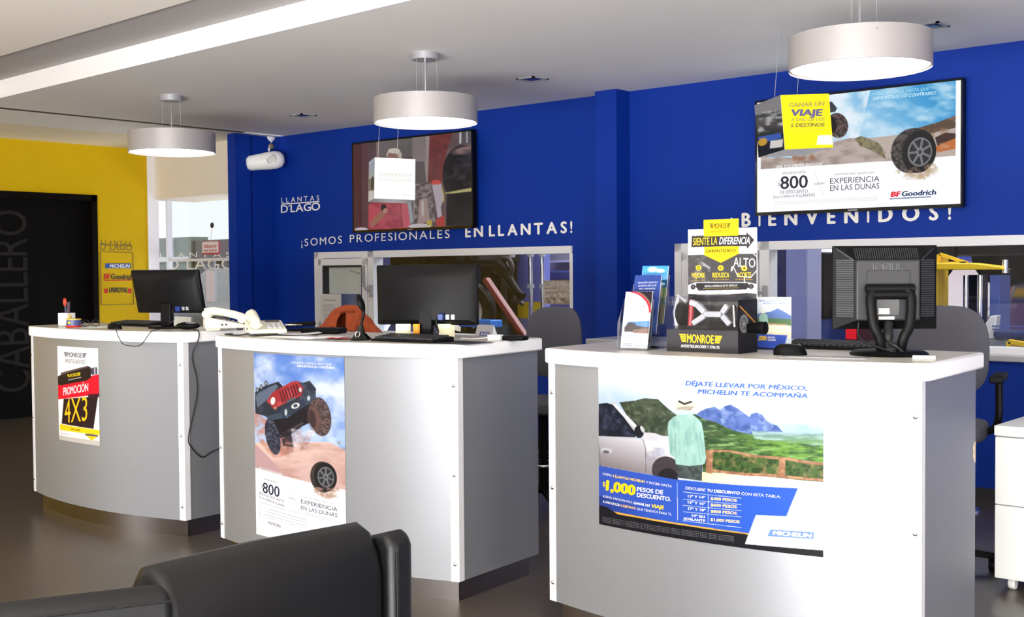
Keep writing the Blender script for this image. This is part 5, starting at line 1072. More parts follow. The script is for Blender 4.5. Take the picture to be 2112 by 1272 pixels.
# ------------------------------------------------------------------ black leather armchair seen from behind
SX, S0, S1 = -1.81, 1.108, 1.616
t = thing('armchair', 'black leather armchair seen from behind in the foreground', 'armchair', (SX, (S0 + S1) / 2, 0)); w = S1 - S0
m = MB(); prof = [(-.02, .12), (-.02, .70), (-.03, .745), (-.055, .786), (-.095, .802), (-.14, .79), (-.17, .75), (-.19, .42), (-.19, .12)]
ys_ = [-w / 2, -w / 2 + .012, 0, w / 2 - .012, w / 2]; bl = [.012, 0, -.006, 0, .012]
vs = []; fs = []; n = len(prof)
for y, b in zip(ys_, bl):
    for (x, z) in prof: vs.append((x + (-b if x > -.1 else b), y, z - (b * .8 if z > .7 else 0)))
for i in range(len(ys_) - 1):
    for k in range(n): fs.append((i * n + k, i * n + (k + 1) % n, (i + 1) * n + (k + 1) % n, (i + 1) * n + k))
fs += [tuple(range(n))[::-1], tuple((len(ys_) - 1) * n + k for k in range(n))]
m.add(vs, fs); m.build('backrest', M_leather, t, bevel=.022, seg=4, smooth=85)
def arm(y0, y1, top):
    m = MB(); m.ext([(.0, .10), (.0, top - .03), (-.012, top - .006), (-.03, top), (-.20, top - .05), (-.68, top - .26), (-.70, top - .30), (-.70, .10)], y0, y1, 'xz'); m.v = [(x + (.42 * (y + w / 2) if y < -w / 2 else 0), y, z) for x, y, z in m.v]; o = m.build('armrest', M_leather, t, bevel=.02, seg=4, smooth=85); return o
a1 = arm(w / 2 + .002, w / 2 + .066, .785); a2 = arm(-w / 2 - .42, -w / 2 - .002, .782)
m = MB(); m.tube([(.003, w / 2 + .012, .14), (.003, w / 2 + .012, .745)], .0016, 8); m.build('seam_piping', M_leather, a1, smooth=60)
m = MB(); m.tube([(.003 - .167, -w / 2 - .40, .758), (.003, -w / 2 - .01, .758)], .0016, 8); m.build('seam_piping', M_leather, a2, smooth=60)
MB().box(-.66, -w / 2 + .004, .12, -.20, w / 2 - .004, .43).build('seat_cushion', M_leather, t, bevel=.03, seg=4)
for x in (-.66, -.05):
    for y in (-w / 2 - .36, w / 2 + .04): MB().box(x - .025, y - .025, 0, x + .025, y + .025, .105).build('leg', M_steel, t)

# ------------------------------------------------------------------ office chairs
def office_chair(loc, rz, label, bw=.44, seat=.62, top=1.14, arms=True):
    """occupant faces -y (towards the counter); back pad at +y"""
    t = thing('office_chair', label, 'chair', loc, rz, 'grey fabric office chairs behind the counters')
    m = MB(); m.ext([(bw / 2 * math.copysign(abs(math.cos(a)) ** .45, math.cos(a)) * 1.05, .22 * math.copysign(abs(math.sin(a)) ** .55, math.sin(a))) for a in [2 * math.pi * k / 36 for k in range(36)]], seat - .07, seat); m.build('seat', M_fab, t, bevel=.02, seg=3)
    h = top - seat - .10; zc = seat + .10 + h / 2; vs = []; fs = []; N = 40
    out = []
    for k in range(N):
        a = 2 * math.pi * k / N; cx, cz = math.cos(a), math.sin(a); x = bw / 2 * math.copysign(abs(cx) ** .5, cx); z = h / 2 * math.copysign(abs(cz) ** .5, cz); x *= (1.0 - .12 * (z / (h / 2)) ** 2 * (1 if z > 0 else .6)); out.append((x, z))
    for (f, y) in ((.0, 0), (.55, .004), (.92, .0), (1, -.018), (1, -.038), (.9, -.052), (.5, -.056), (0, -.056)):
        for x, z in out: vs.append((x * f, y + .26 - .05 * (x / bw * 2) ** 2 * f, zc + z * f + 0))
    for i in range(7):
        for k in range(N): fs.append((i * N + k, i * N + (k + 1) % N, (i + 1) * N + (k + 1) % N, (i + 1) * N + k))
    m = MB().add(vs, fs); m.build('backrest', M_fab, t, smooth=50)
    m = MB(); m.tube(arcpts([(0, .10, seat - .09), (0, .24, seat - .08), (0, .285, seat + .05), (0, .275, zc)]), .02, 10); m.build('back_bracket', M_black, t, smooth=60)
    if arms:
        for s in (-1, 1):
            m = MB(); m.tube(arcpts([(s * bw * .45, .02, seat - .05), (s * (bw / 2 + .05), .02, seat + .0), (s * (bw / 2 + .055), .03, seat + .19)]), .016, 10); m.bar((s * (bw / 2 + .055), -.10, seat + .20), (s * (bw / 2 + .055), .15, seat + .20), .055, .03); m.build('armrest', M_black, t, bevel=.006)
    MB().cyl((0, 0, .10), (0, 0, seat - .06), .028, 16).build('gas_column', M_black, t, smooth=50)
    m = MB(); m.tube([(.21 * math.cos(2 * math.pi * k / 28), .21 * math.sin(2 * math.pi * k / 28), .27) for k in range(29)], .010, 8)
    for k in range(4): m.cyl((0, 0, .27), (.21 * math.cos(k * math.pi / 2), .21 * math.sin(k * math.pi / 2), .27), .006, 8)
    m.build('foot_ring', M_chrome, t, smooth=60)
    m = MB()
    for k in range(5):
        a = 2 * math.pi * k / 5 + .3; m.bar((0, 0, .11), (.28 * math.cos(a), .28 * math.sin(a), .07), .05, .03)
    m.build('star_base', M_black, t, bevel=.004)
    for k in range(5):
        a = 2 * math.pi * k / 5 + .3; c = (.28 * math.cos(a), .28 * math.sin(a), .029); MB().lathe([(0, -.02), (.026, -.02), (.029, -.01), (.029, .01), (.026, .02), (0, .02)], 16, c, axis='x', cap=False).build('caster', M_black, t, smooth=50)
    return t
p = onD(1914, 640, 5.15); office_chair((p[0], p[1], 0), R(14), 'grey fabric office chair behind the nearest counter, right of the square monitor', .47, .66, 1.165)
p = onD(1119, 640, 6.55); office_chair((p[0], p[1], 0), R(20), 'grey fabric office chair behind the right end of the middle counter', .34, .62, 1.13)
p = onD(722, 640, 6.7); ch3 = office_chair((p[0] + .09, p[1] - .24, 0), R(20), 'grey fabric office chair under the rust coloured jacket behind the middle counter', .30, .62, 1.00, False)
# jacket draped over the chair back
def jacket():
    Mx = Matrix.Translation(ch3.location) @ Matrix.Rotation(ch3.rotation_euler.z, 4, 'Z')
    t = thing('jacket', 'rust orange jacket draped over an office chair behind the middle counter', 'jacket', ch3.location, ch3.rotation_euler.z)
    def shell(z0, z1, f0, f1, a0, a1, nz=14, na=48, seed=3, th=.008):
        rr = random.Random(seed); vs = []; fs = []
        for i in range(nz + 1):
            f = i / nz; z = z1 + (z0 - z1) * f
            for k in range(na + 1):
                a = a0 + (a1 - a0) * k / na; wv = 1 + .06 * math.sin(a * 7 + f * 3 + seed) * f + .03 * math.sin(a * 13 - 4 * f)
                rx = (f0[0] + (f1[0] - f0[0]) * f ** .6) * wv; ry = (f0[1] + (f1[1] - f0[1]) * f ** .6) * wv
                vs.append((rx * math.cos(a), .235 + ry * math.sin(a), z + .012 * math.sin(a * 5 + 1) * f))
        for i in range(nz):
            for k in range(na): q = i * (na + 1) + k; fs.append((q, q + 1, q + na + 2, q + na + 1))
        return MB().add(vs, fs)
    o = shell(.66, 1.11, (.09, .06), (.31, .15), R(-79), R(258)).build('body', M_orange, t, smooth=70); o.modifiers.new('th', 'SOLIDIFY').thickness = .008
    m = MB(); m.tube(arcpts([(-.06, .16, 1.02), (-.08, .20, 1.09), (-.03, .25, 1.125), (.05, .25, 1.12), (.08, .20, 1.08), (.07, .15, 1.0)]), .026, 10); m.build('collar', M_orange, t, smooth=70)
    for s, e in ((-1, (-.30, .17, .72)), (1, (.30, .15, .74))):
        m = MB(); m.tube(arcpts([(s * .10, .235, 1.05), (s * .19, .22, .97), (s * .26, .19, .86), e], 4), [.03, .034, .038, .041, .044, .046, .047, .048, .049, .05, .05, .05, .05][:13], 12); m.build('sleeve', M_orange, t, smooth=70)
jacket()

# ------------------------------------------------------------------ filing cabinet, side table behind the counters
p = onZ(2051, 1201, .03)
t = thing('filing_cabinet', 'white two drawer filing cabinet on casters at the right edge', 'cabinet', (p[0], p[1], 0), R(1.5)); cw, cd, c0_, c1_ = .42, .50, .05, .685
M_cab = mat('white_cabinet_paint', (246, 248, 246), .4)
MB().box(0, .02, c0_, cw, cd, c1_ - .045).build('carcass', M_cab, t); MB().box(-.004, -.004, c1_ - .043, cw + .004, cd, c1_).build('cabinet_top', M_cab, t, bevel=.004)
for z0, z1 in ((c0_ + .002, .355), (.359, c1_ - .047)):
    d_ = MB().box(0, 0, z0, cw, .02, z1).build('drawer', M_cab, t, bevel=.002); MB().box(cw - .10, -.012, z1 - .07, cw - .02, -.001, z1 - .055).build('handle', M_alug, d_)
for x in (.055, cw - .055):
    for y in (.06, cd - .06): MB().lathe([(0, -.014), (.022, -.014), (.025, -.008), (.025, .008), (.022, .014), (0, .014)], 16, (x, y, .025), axis='x', cap=False).build('caster', M_white_pl, t, smooth=50)
p = onD(1300, 640, 6.0); tzt = .985
t = thing('side_table', 'pale topped side table behind the leaflet holder, before the blue pier', 'table', (p[0], p[1], 0), R(2)); MB().box(-.20, -.12, tzt - .03, .30, .25, tzt).build('table_top', M_alug, t, bevel=.004)
for x in (-.17, .27):
    for y in (-.09, .22): MB().box(x - .018, y - .018, 0, x + .018, y + .018, tzt - .03).build('leg', M_black, t)

# ------------------------------------------------------------------ cameras at the blue corner
p = onZ(556, 283, 2.6)
t = thing('security_camera', 'small white ceiling camera above the larger wall camera in the blue corner', 'security camera', (p[0], p[1], 2.6), R(-42))
MB().lathe([(0, 0), (.055, 0), (.05, -.02), (.03, -.04), (.018, -.075), (0, -.075)], 24, cap=False).build('ceiling_mount', M_white_pl, t, smooth=50)
MB().ell((0, 0, -.085), (.042, .042, .036)).build('ball_joint', mat('bronze_joint', (150, 136, 110), .4, metal=.4), t, smooth=70)
MB().lathe([(.0, -.06), (.032, -.06), (.036, -.055), (.036, .05), (.032, .055), (0, .055)], 24, (.01, -.05, -.118), axis='y', cap=False).build('camera_barrel', M_white_pl, t, smooth=50)
MB().lathe([(.0, -.004), (.024, -.003), (.024, 0)], 20, (.01, -.112, -.118), axis='y', cap=False).build('lens', M_gloss, t, smooth=50)
p = onW(555, 333, .16); c = w3(p[0], p[1], .20)
t = thing('security_camera', 'large white oval camera on the blue wall below the small ceiling camera', 'security camera', c, R(42))
vs_ = MB(); prof = [(0, -.17), (.055, -.165), (.068, -.14), (.072, -.06), (.080, .02), (.082, .09), (.070, .14), (.04, .168), (0, .175)]
vs_.lathe(prof, 32, axis='x', cap=False); vs_.tf(Matrix.Rotation(R(-7), 4, 'Y')); vs_.build('housing', M_white_pl, t, smooth=60)
m = MB(); m.tube([(.07 + .042 * math.cos(a), -.082, .01 + .042 * math.sin(a)) for a in [2 * math.pi * k / 28 for k in range(29)]], .0035, 8); m.build('lens_ring', M_chrome, t, smooth=60)
MB().lathe([(0, -.002), (.036, 0), (.036, .02), (0, .02)], 24, (.07, -.082, .01), axis='y', cap=False).build('lens_window', mat('pale_lens', (206, 206, 204), .2), t, smooth=50)
m = MB(); m.cyl((0, .03, .02), (.12, .22, .05), .018, 12); m.build('wall_arm', M_white_pl, t, smooth=60)

# ------------------------------------------------------------------ sign painted on the yellow wall
def yl(px, py): q = onX(px, py, XL + .003); return (q[1], q[2])
o = thing('wall_sign', 'wall sign of tyre brands in a thin frame on the yellow wall', 'sign', (XL, 6.0, 1.0))
P_ = lambda a, z: (0.003, a - 6.0, z - 1.0)
def ytext(parent, nm, s, p0, p1, h, m, bold=0, shear=0, track=0, lift=0.0):
    (a0, z0), (a1, z1) = yl(*p0), yl(*p1); q, f = textline(s, (a0, -z0), (a1, -z1), h, bold, shear, track); return MB().add([(.003 + lift + l_, a - 6.0, -b - 1.0) for (a, b), l_ in zip(q, textline.lift * 5)], f).build(nm, m, parent)
M_yg = mat('olive_grey_vinyl', (118, 104, 60), .5); M_red = mat('red_vinyl', (200, 34, 30), .5); M_dk = mat('dark_vinyl', (52, 50, 50), .5); M_bl = mat('blue_vinyl', (50, 84, 160), .5)
ytext(o, 'sign_heading', 'LLANTAS', (209, 503), (270, 506), .04, M_yg, 0, 0, .35); ytext(o, 'sign_heading', 'D´LAGO', (207, 515), (273, 516.5), .062, M_yg)
m = MB()
(a0, z0), (a1, z1) = yl(207, 519), yl(276, 627); z1b = yl(276, 521)[1]
for q0, q1 in (((a0, z0), (a1, z1b)), ((a0, z1), (a1, z1)), ((a0, z0), (a0, z1)), ((a1, z1b), (a1, z1))): m.bar(P_(*q0), P_(*q1), .006, .004, up=(1, 0, 0))
(a0, z0), (a1, z1) = yl(209, 504.5), yl(270, 507.5); m.bar(P_(a0, z0), P_(a1, z1), .006, .004, up=(1, 0, 0)); m.build('sign_frame', M_yg, o)
(a0, z0), (a1, z1) = yl(217, 543), yl(270, 553); MB().add([P_(a0, z0), P_(a1, z0), P_(a1, z1), P_(a0, z1)], [(0, 1, 2, 3)]).build('logo_panel', M_bl, o)
ytext(o, 'logo_lettering', 'MICHELIN', (226, 552), (267, 552), .034, M_vinylw, .03, .15, 0, .002); ytext(o, 'logo_lettering', 'BF', (214, 575), (227, 575), .05, M_red, .04, .1); ytext(o, 'logo_lettering', 'Goodrich', (228, 575), (274, 576), .05, M_dk, .03, .1); ytext(o, 'logo_lettering', 'UNIROYAL', (224, 603), (263, 603), .05, M_dk, .03, .2)
(a0, z0), (a1, z1) = yl(215, 595), yl(222, 604); MB().add([P_(a0, z0), P_(a1, z0), P_(a1, z1), P_(a0, z1)], [(0, 1, 2, 3)]).build('logo_square', M_red, o)
(a0, z0), (a1, z1) = yl(264, 595), yl(271, 604); MB().add([P_(a0, z0), P_(a1, z0), P_(a1, z1), P_(a0, z1)], [(0, 1, 2, 3)]).build('logo_square', M_red, o)
(a0, z0), (a1, z1) = yl(214, 577), yl(272, 578.5); MB().add([P_(a0, z0), P_(a1, z0), P_(a1, z1), P_(a0, z1)], [(0, 1, 2, 3)]).build('logo_rule', M_red, o)

# ------------------------------------------------------------------ entrance: glass door with sign, street front outside
DY = 6.52
e = struct('door_2')
MB().box(-10.70, DY, .02, -9.03, DY + .01, 2.10).build('door_glass', M_glass, e)
m = MB(); zt = onY(400, 536, DY)[2]; m.box(-10.70, DY - .012, zt - .012, -9.03, DY + .022, zt + .012); xv = onY(357, 530, DY)[0]; m.box(-9.07, DY - .02, 0, -9.03, DY + .03, 2.1); m.box(-10.70, DY - .02, 0, -10.66, DY + .03, 2.1); m.build('door_frame', M_alu, e)
m = MB()
for s, p0, p1, h, tr in (('LLANTAS', (330, 531), (476, 530), .05, .4), ('D´LAGO', (346, 556), (486, 555), .105, 0)):
    (a, b) = (onY(*p0, DY - .004), onY(*p1, DY - .004)); q, f = textline(s, (a[0], -a[2]), (b[0], -b[2]), h, 0, 0, tr); m.add([(x, DY - .004, -y) for x, y in q], f)
m.build('glass_lettering', M_vinylw, e)
a, b = onY(417, 498, DY - .03), onY(453, 524, DY - .03)
t = thing('hanging_sign', 'small white and red Abierto sign hanging on the entrance glass', 'sign', ((a[0] + b[0]) / 2, DY - .03, b[2])); w, h = b[0] - a[0], a[2] - b[2]
MB().box(-w / 2, -.006, 0, w / 2, .006, h).build('sign_plate', mat('red_sign_edge', (190, 60, 66), .5), t, bevel=.01, seg=3)
P = Print([(0, 0), (100, 0), (100, 72), (0, 72)], 50, 36, flat((-w / 2 + .008, -.0065, h - .005), (w - .016, 0, 0), (0, 0, -h + .022), (0, -1, 0)), ss=2); P.blend(np.ones(P.X.shape), (248, 236, 238)); P.text('Abierto', (12, 40), (88, 38), 22, (206, 50, 66), bold=.015)
for k in range(5): P.poly([(12 + 16 * k, 52), (23 + 16 * k, 52), (23 + 16 * k, 62), (12 + 16 * k, 62)], (200, 110, 116))
P.build('sign_print', M_flatp, t)
zc_ = onY(432, 465, DY)[2] - b[2]; m = MB(); m.cyl((0, .0, h), (.0, .012, zc_), .002, 6); m.build('cord', M_alug, t); m = MB(); m.ell((0, .018, zc_), (.028, .012, .028)); m.build('suction_cup', M_black2, t, smooth=60)
a, b = onY(425, 559, DY - .004), onY(443, 622, DY - .004)
o = MB().box(a[0], DY - .006, b[2], b[0], DY - .003, a[2]).build('paper_notice', mat('lilac_paper', (232, 224, 240), .6)); tag(o, 'pale paper notice stuck on the entrance glass beside the monitor', 'notice')
a, b = onY(352, 652, DY - .004), onY(394, 674, DY - .004)
o = MB().box(a[0], DY - .006, b[2], b[0], DY - .003, a[2]).build('paper_notice', mat('white_notice', (246, 248, 244), .6)); tag(o, 'white notice low on the entrance glass below the monitor', 'notice')
EY = 13.0
def exr(px0, py0, px1, py1, Y):
    a, b = onY(px0, py0, Y), onY(px1, py1, Y); return a[0], b[2], b[0], a[2]
t = thing('street_building', 'pale building with white mullions seen through the entrance glass', 'building', (-19, EY, 0))
x0, _, x1, z1 = exr(250, 495, 396, 640, EY)
MB().box(x0 + 19, 0, 0, x1 + 19, .4, z1).build('facade', mat('pale_green_grey_facade', (150, 158, 150), .7, noise=.08, nscale=4), t)
m = MB(); a = onY(357, 535, EY); m.box(a[0] + 19 - .05, -.06, 0, a[0] + 19 + .05, 0, z1); m.box(x0 + 19, -.06, a[2] - .05, x1 + 19, 0, a[2] + .05); m.build('mullions', M_whitep, t)
x0, z0, x1, z1 = exr(394, 496, 560, 640, EY)
MB().box(x0 + 19, .05, 0, x1 + 21, .4, z1).build('dark_glazing', mat('dark_glazing', (92, 90, 96), .3), t); m = MB()
a = onY(398, 536, EY); m.box(x0 + 19, -.03, a[2] - .03, x1 + 21, .05, a[2] + .03); b = onY(446, 560, EY); m.box(b[0] + 19 - .04, -.03, 0, b[0] + 19 + .04, .05, a[2]); m.build('glazing_bars', M_alug, t)
def car(loc, rz, label, body, L=4.2, raised=False):
    t = thing('car', label, 'car', loc, rz); mb_ = mat('car_paint', body, .3, coat=.5)
    side = [(-L / 2, .35), (-L / 2, .75), (-L * .38, .92), (-L * .2, 1.38), (L * .2, 1.42), (L * .36, 1.0), (L / 2, .85), (L / 2, .35)]
    MB().ext(side, -.82, .82, 'xz').build('body', mb_, t, bevel=.06, seg=3)
    m = MB(); 
    for s in (-1, 1): m.ext([(-L * .33, .95), (-L * .19, 1.32), (L * .18, 1.35), (L * .30, 1.0)], s * .80, s * .835, 'xz')
    m.build('side_windows', M_gloss, t); MB().box(-L * .48, -.70, .28, L * .48, .70, .36).build('underbody', mat('underbody', (14, 12, 12), .7), t)
    for x in (-L * .31, L * .31):
        for s in (-.76, .76): MB().lathe([(0, -.1), (.2, -.1), (.3, -.11), (.32, -.08), (.32, .08), (.3, .11), (.2, .1), (0, .1)], 24, (x, s, .32), axis='y', cap=False).build('wheel', M_black, t, smooth=50)
    for s in (-1, 1): MB().box(L / 2 - .03, s * .62 - .14, .62, L / 2 + .012, s * .62 + .14, .78).build('tail_light', mat('tail_light', (190, 20, 30), .3, emit=.6), t)
    return t
c = onY(466, 640, 9.2); car((c[0] + .45, 10.0, 0), R(-80), 'dark parked car with red tail light seen through the entrance glass', (60, 60, 70))

# ------------------------------------------------------------------ workshop behind the windows
WX0, WX1, WY0, WY1 = -9.4, 3.3, 6.95, 14.5
S('wall_workshop', MB().box(WX0, WY1, 0, 5, WY1 + .1, 4.2), mat('workshop_navy', (34, 50, 128), .6))
S('wall_workshop_left', MB().box(WX0 - .1, 6.7, 0, WX0, WY1, 4.2), mat('workshop_lilac', (110, 116, 176), .6))
S('wall_workshop_right', MB().box(4.9, 6.95, 0, 5.0, WY1, 4.2), M_whitep)
S('ceiling_workshop', MB().box(WX0 - .1, 6.75, 4.2, 5, WY1 + .1, 4.3), M_whitep)
# painted partition with a yellow band behind the middle window
PY = 8.6
xa, xb = WX0 + .02, onY(1118, 600, PY)[0]; zb0, zb1 = onY(1075, 656, PY)[2], onY(1075, 622, PY)[2]
o = thing('workshop_partition', 'lilac partition with a broad yellow band behind the middle window', 'partition', (xa, PY, 0))
MB().box(0, .0, 0, xb - xa, .12, 3.2).build('panel', mat('lilac_paint', (96, 104, 178), .6), o); MB().box(0, -.004, zb0, xb - xa, .0, zb1).build('yellow_band', mat('band_yellow', (214, 178, 26), .6), o)
MB().box(0, -.003, 0, xb - xa, 0, zb0 - .002).build('lower_panel', mat('grey_lilac_paint', (124, 128, 172), .6), o)
yb = WY1 - .005
m_b = thing('striped_wall_panel', 'wall band of white and yellow stripes behind the right window', 'wall panel', (0, WY1, 0))
xa2 = onY(1715, 600, yb)[0]
for (y0, y1, cc, nm_) in ((556, 577.5, (222, 220, 222), 'white_stripe'), (593, 610.5, (218, 172, 16), 'yellow_stripe')):
    z1_, z0_ = onY(1950, y0, yb)[2], onY(1950, y1, yb)[2]; MB().box(xa2, -.012, z0_, 4.8, -.002, z1_).build(nm_, mat(nm_, cc, .6), m_b)
def wsbox(px0, py0, px1, py1, Y, dep): 
    x0, z0, x1, z1 = exr(px0, py0, px1, py1, Y); return (x0, z0, x1, z1)
def post(name, label, cat, px0, px1, Y, colr, z0=0, z1=4.2, dep=.25, group=None, metal=0):
    a, b = onY(px0, 600, Y)[0], onY(px1, 600, Y)[0]
    t = thing(name, label, cat, ((a + b) / 2, Y, 0), 0, group); w = b - a; mm = mat('post_paint', colr, .45, metal=metal)
    m = MB(); m.box(-w / 2, 0, z0 + .02, w / 2, .02, z1); m.box(-w / 2, .02, z0 + .02, -w / 2 + .02, dep, z1); m.box(w / 2 - .02, .02, z0 + .02, w / 2, dep, z1); m.build('post_channel', mm, t, bevel=.004)
    MB().box(-w * .8, -.1, 0, w * .8, dep + .15, .02).build('base_plate', mm, t); return t
post('lift_post', 'wide pale lilac lift post just inside the right window', 'lift post', 1621, 1662, 8.0, (158, 162, 200))
post('lift_post', 'narrow navy lift post left of the pale lilac post', 'lift post', 1597, 1619, 8.6, (22, 30, 84))
post('lift_post', 'light periwinkle blue lift post behind the office chair, far right window', 'lift post', 2041, 2062, 9.9, (104, 132, 226), z1=1.28)
post('lift_post', 'dark lift post between the two chrome rods in the right window', 'lift post', 1997, 2016, 10.2, (20, 22, 36), z1=1.28)
for px, lab in ((1992, 'left chrome rod beside the dark lift post in the right window'), (2021, 'right chrome rod beside the dark lift post in the right window')):
    a = onY(px, 600, 9.7); t = thing('chrome_rod', lab, 'rod', (a[0], 9.7, 0)); MB().cyl((0, 0, 0), (0, 0, 1.28), .022, 14).build('rod', M_chrome, t, smooth=50); MB().lathe([(0, 0), (.04, 0), (.04, .02), (0, .02)], 16, cap=False).build('rod_foot', M_black, t)
# pale wall leaf with daylight at the left of the right window
x0, z0, x1, z1 = exr(1662, 500, 1770, 720, 13.9); o = MB().box(x0, 13.9, 0, x1, 14.0, 3.6).build('white_partition', mat('white_partition_paint', (236, 232, 232), .6)); tag(o, 'white partition at the back of the workshop, left of the square monitor', 'partition')
x0, z0, x1, z1 = exr(1664, 520, 1686, 616, 9.4); t = thing('tool_cabinet', 'tall black tool cabinet between lilac post and square monitor', 'cabinet', (x0, 9.4, 0))
MB().box(0, 0, .9, x1 - x0 + .05, .5, z1).build('cabinet_body', M_black, t, bevel=.02); MB().box(.02, .02, 0, x1 - x0 + .03, .48, .9).build('cabinet_base', mat('blue_tool_paint', (44, 74, 150), .5), t)
m = MB()
for k in range(4): m.box(.02, -.012, 1.0 + .2 * k, x1 - x0 + .02, 0, 1.02 + .2 * k)
m.build('drawer_pulls', M_alug, t)
c = onY(1700, 640, 11.2); car((c[0] + .84, 12.8, 0), R(-90), 'dark red lit car parked in the workshop left of the square monitor', (70, 36, 40), 3.2)
x0, z0, x1, z1 = exr(1770, 488, 1906, 512, 13.2); t = thing('wall_banner', 'light blue banner high in the workshop above the square monitor', 'banner', (x0, 13.2, z0)); MB().box(0, 0, -.1, x1 - x0, .03, z1 - z0 + .6).build('banner_sheet', mat('banner_blue', (86, 150, 214), .5), t); MB().box((x1 - x0) * .55, -.01, .03, (x1 - x0) * .72, 0, .1).build('banner_label', M_paper, t)
m = MB(); m.cyl((.1, .015, -.1), (.1, .015, -z0), .02, 8); m.cyl((x1 - x0 - .1, .015, -.1), (x1 - x0 - .1, .015, -z0), .02, 8); m.build('banner_post', M_alug, t)
# car raised on the yellow lift
zc2 = onY(2000, 545, 9.6)[2]
x0 = onY(1915, 540, 9.6)[0]; x1 = onY(2100, 540, 9.6)[0]
t = car(((x0 + x1) / 2 + .9, 9.15 + .9, zc2 - .20), R(172), 'black car raised on the yellow lift in the right window', (20, 18, 18), 3.9)
yz = lambda px, py: onY(px, py, 8.9)
t = thing('vehicle_lift', 'yellow lift arm with triangular gusset under the raised black car', 'lift arm', yz(1925, 557)); o_ = np.array(t.location)
Y2 = mat('lift_yellow', (250, 200, 20), .45, noise=.15, nscale=6)
q = [yz(*p) - o_ for p in ((1928, 542), (2005, 542), (2062, 549), (2070, 556), (1928, 556.5))]; MB().ext([(a[0], a[2]) for a in q], 0, .16, 'xz').build('arm_beam', Y2, t, bevel=.008)
m = MB(); g = [yz(*p) - o_ for p in ((1931, 524), (1931, 543), (1986, 542))]
for a, b in ((0, 1), (0, 2), (1, 2)): m.bar(g[a] + np.array((0, .08, 0)), g[b] + np.array((0, .08, 0)), .04, .022)
m.build('gusset', Y2, t); a = yz(2066, 541) - o_; MB().cyl((a[0], .08, a[2] - .08), (a[0], .08, a[2] + .02), .025, 12).build('lift_pad', M_chrome, t)
x1_ = onY(1905, 550, 8.9)[0] - o_[0]; MB().box(x1_ - .12, .02, -o_[2], x1_ + .10, .24, .12).build('arm_column', Y2, t)
# wheel balancer and low yellow bracket at the far right
a = onY(2080, 700, 9.3); t = thing('wheel_balancer', 'grey and navy wheel balancer at the right end of the right window', 'machine', (a[0], 9.3, 0))
zz = lambda y: onY(2080, y, 9.3)[2]
MB().box(-.22, 0, 0, .22, .4, zz(700)).build('cabinet', M_alug, t, bevel=.02); MB().ext([(-.20, zz(676)), (-.14, zz(652)), (-.09, zz(650)), (-.11, zz(700)), (-.18, zz(700))], .0, .1, 'xz').build('guard', M_white_pl, t, bevel=.01); MB().box(-.10, -.06, zz(697), .14, .14, zz(680)).build('blue_tray', mat('navy_tray', (28, 46, 110), .5), t, bevel=.02); m = MB(); m.box(-.12, -.02, zz(674), .2, .02, zz(671)); m.box(-.12, -.02, zz(680), .2, .02, zz(678)); m.build('rails', M_chrome, t)
a = onY(2085, 722, 8.4); t = thing('lift_bracket', 'low yellow triangular bracket inside the right window, lower right corner', 'bracket', (a[0], 8.4, 0)); b_ = [onY(*p, 8.4) for p in ((2083, 704), (2083, 722), (2150, 722), (2150, 716))]; m = MB(); m.ext([(q[0] - a[0], q[2]) for q in b_], 0, .02, 'xz'); m.build('gusset_plate', mat('pale_yellow', (232, 216, 150), .5), t)
m = MB()
for i, j in ((0, 1), (0, 3), (1, 2)): m.bar((b_[i][0] - a[0], -.01, b_[i][2]), (b_[j][0] - a[0], -.01, b_[j][2]), .05, .03)
m.build('bracket_rim', Y2, t); MB().box(.0, .02, 0, .4, .2, b_[1][2]).build('bracket_column', mat('navy_post', (28, 44, 110), .5), t)
# dark vehicle, tyre changer, tyre and jack behind the middle window
z_ = onY(930, 549, 7.9)[2]
xA, xB = onY(838, 540, 7.9)[0], onY(985, 540, 7.9)[0]
t = thing('raised_vehicle', 'dark vehicle underside raised behind the middle window', 'vehicle', ((xA + xB) / 2, 8.2, z_)); L = xB - xA
m = MB(); m.ext([(-L / 2, .12), (-L * .42, .02), (-L * .1, .06), (L * .2, .0), (L / 2, .04), (L / 2, 1.0), (-L / 2, 1.0)], -.3, .3, 'xz'); m.build('underside', mat('rusty_underside', (18, 14, 10), .8, noise=.7, nscale=5), t, bevel=.02)
MB().box(-L / 2 + .02, -.34, .06, -L / 2 + .10, -.30, .2).build('mud_flap', M_white_pl, t)
for x in (-L * .30, L * .12): MB().lathe([(0, -.1), (.16, -.1), (.25, -.11), (.27, -.08), (.27, .08), (.25, .11), (.16, .1), (0, .1)], 24, (x, -.36, .06), axis='y', cap=False).build('wheel', M_black, t, smooth=50)
for x in (-L * .4, L * .4): MB().box(x - .06, .2, -z_, x + .06, .30, .1).build('lift_stand', M_black, t)
x0, z0, x1, z1 = exr(985, 545, 1030, 700, 7.75); t = thing('tyre_changer', 'black tyre changing machine with a jointed arm behind the middle window', 'machine', ((x0 + x1) / 2, 7.75, 0)); w = x1 - x0; ox = (x0 + x1) / 2
MB().box(-w / 2, .03, 0, w / 2, .12, z1).build('machine_column', M_black, t, bevel=.02)
tp = lambda px, py, dy=0.0: (onY(px, py, 7.7)[0] - ox, -.05 + dy, onY(px, py, 7.7)[2])
m = MB(); m.tube(arcpts([tp(1030, 548), tp(1042, 560), tp(1052, 580), tp(1066, 600), tp(1078, 612)], 4), [.08, .08, .075, .07, .065, .055, .05, .046, .042, .04, .038, .036, .034, .032, .032, .036, .04], 12); m.build('machine_arm', M_black, t, smooth=60)
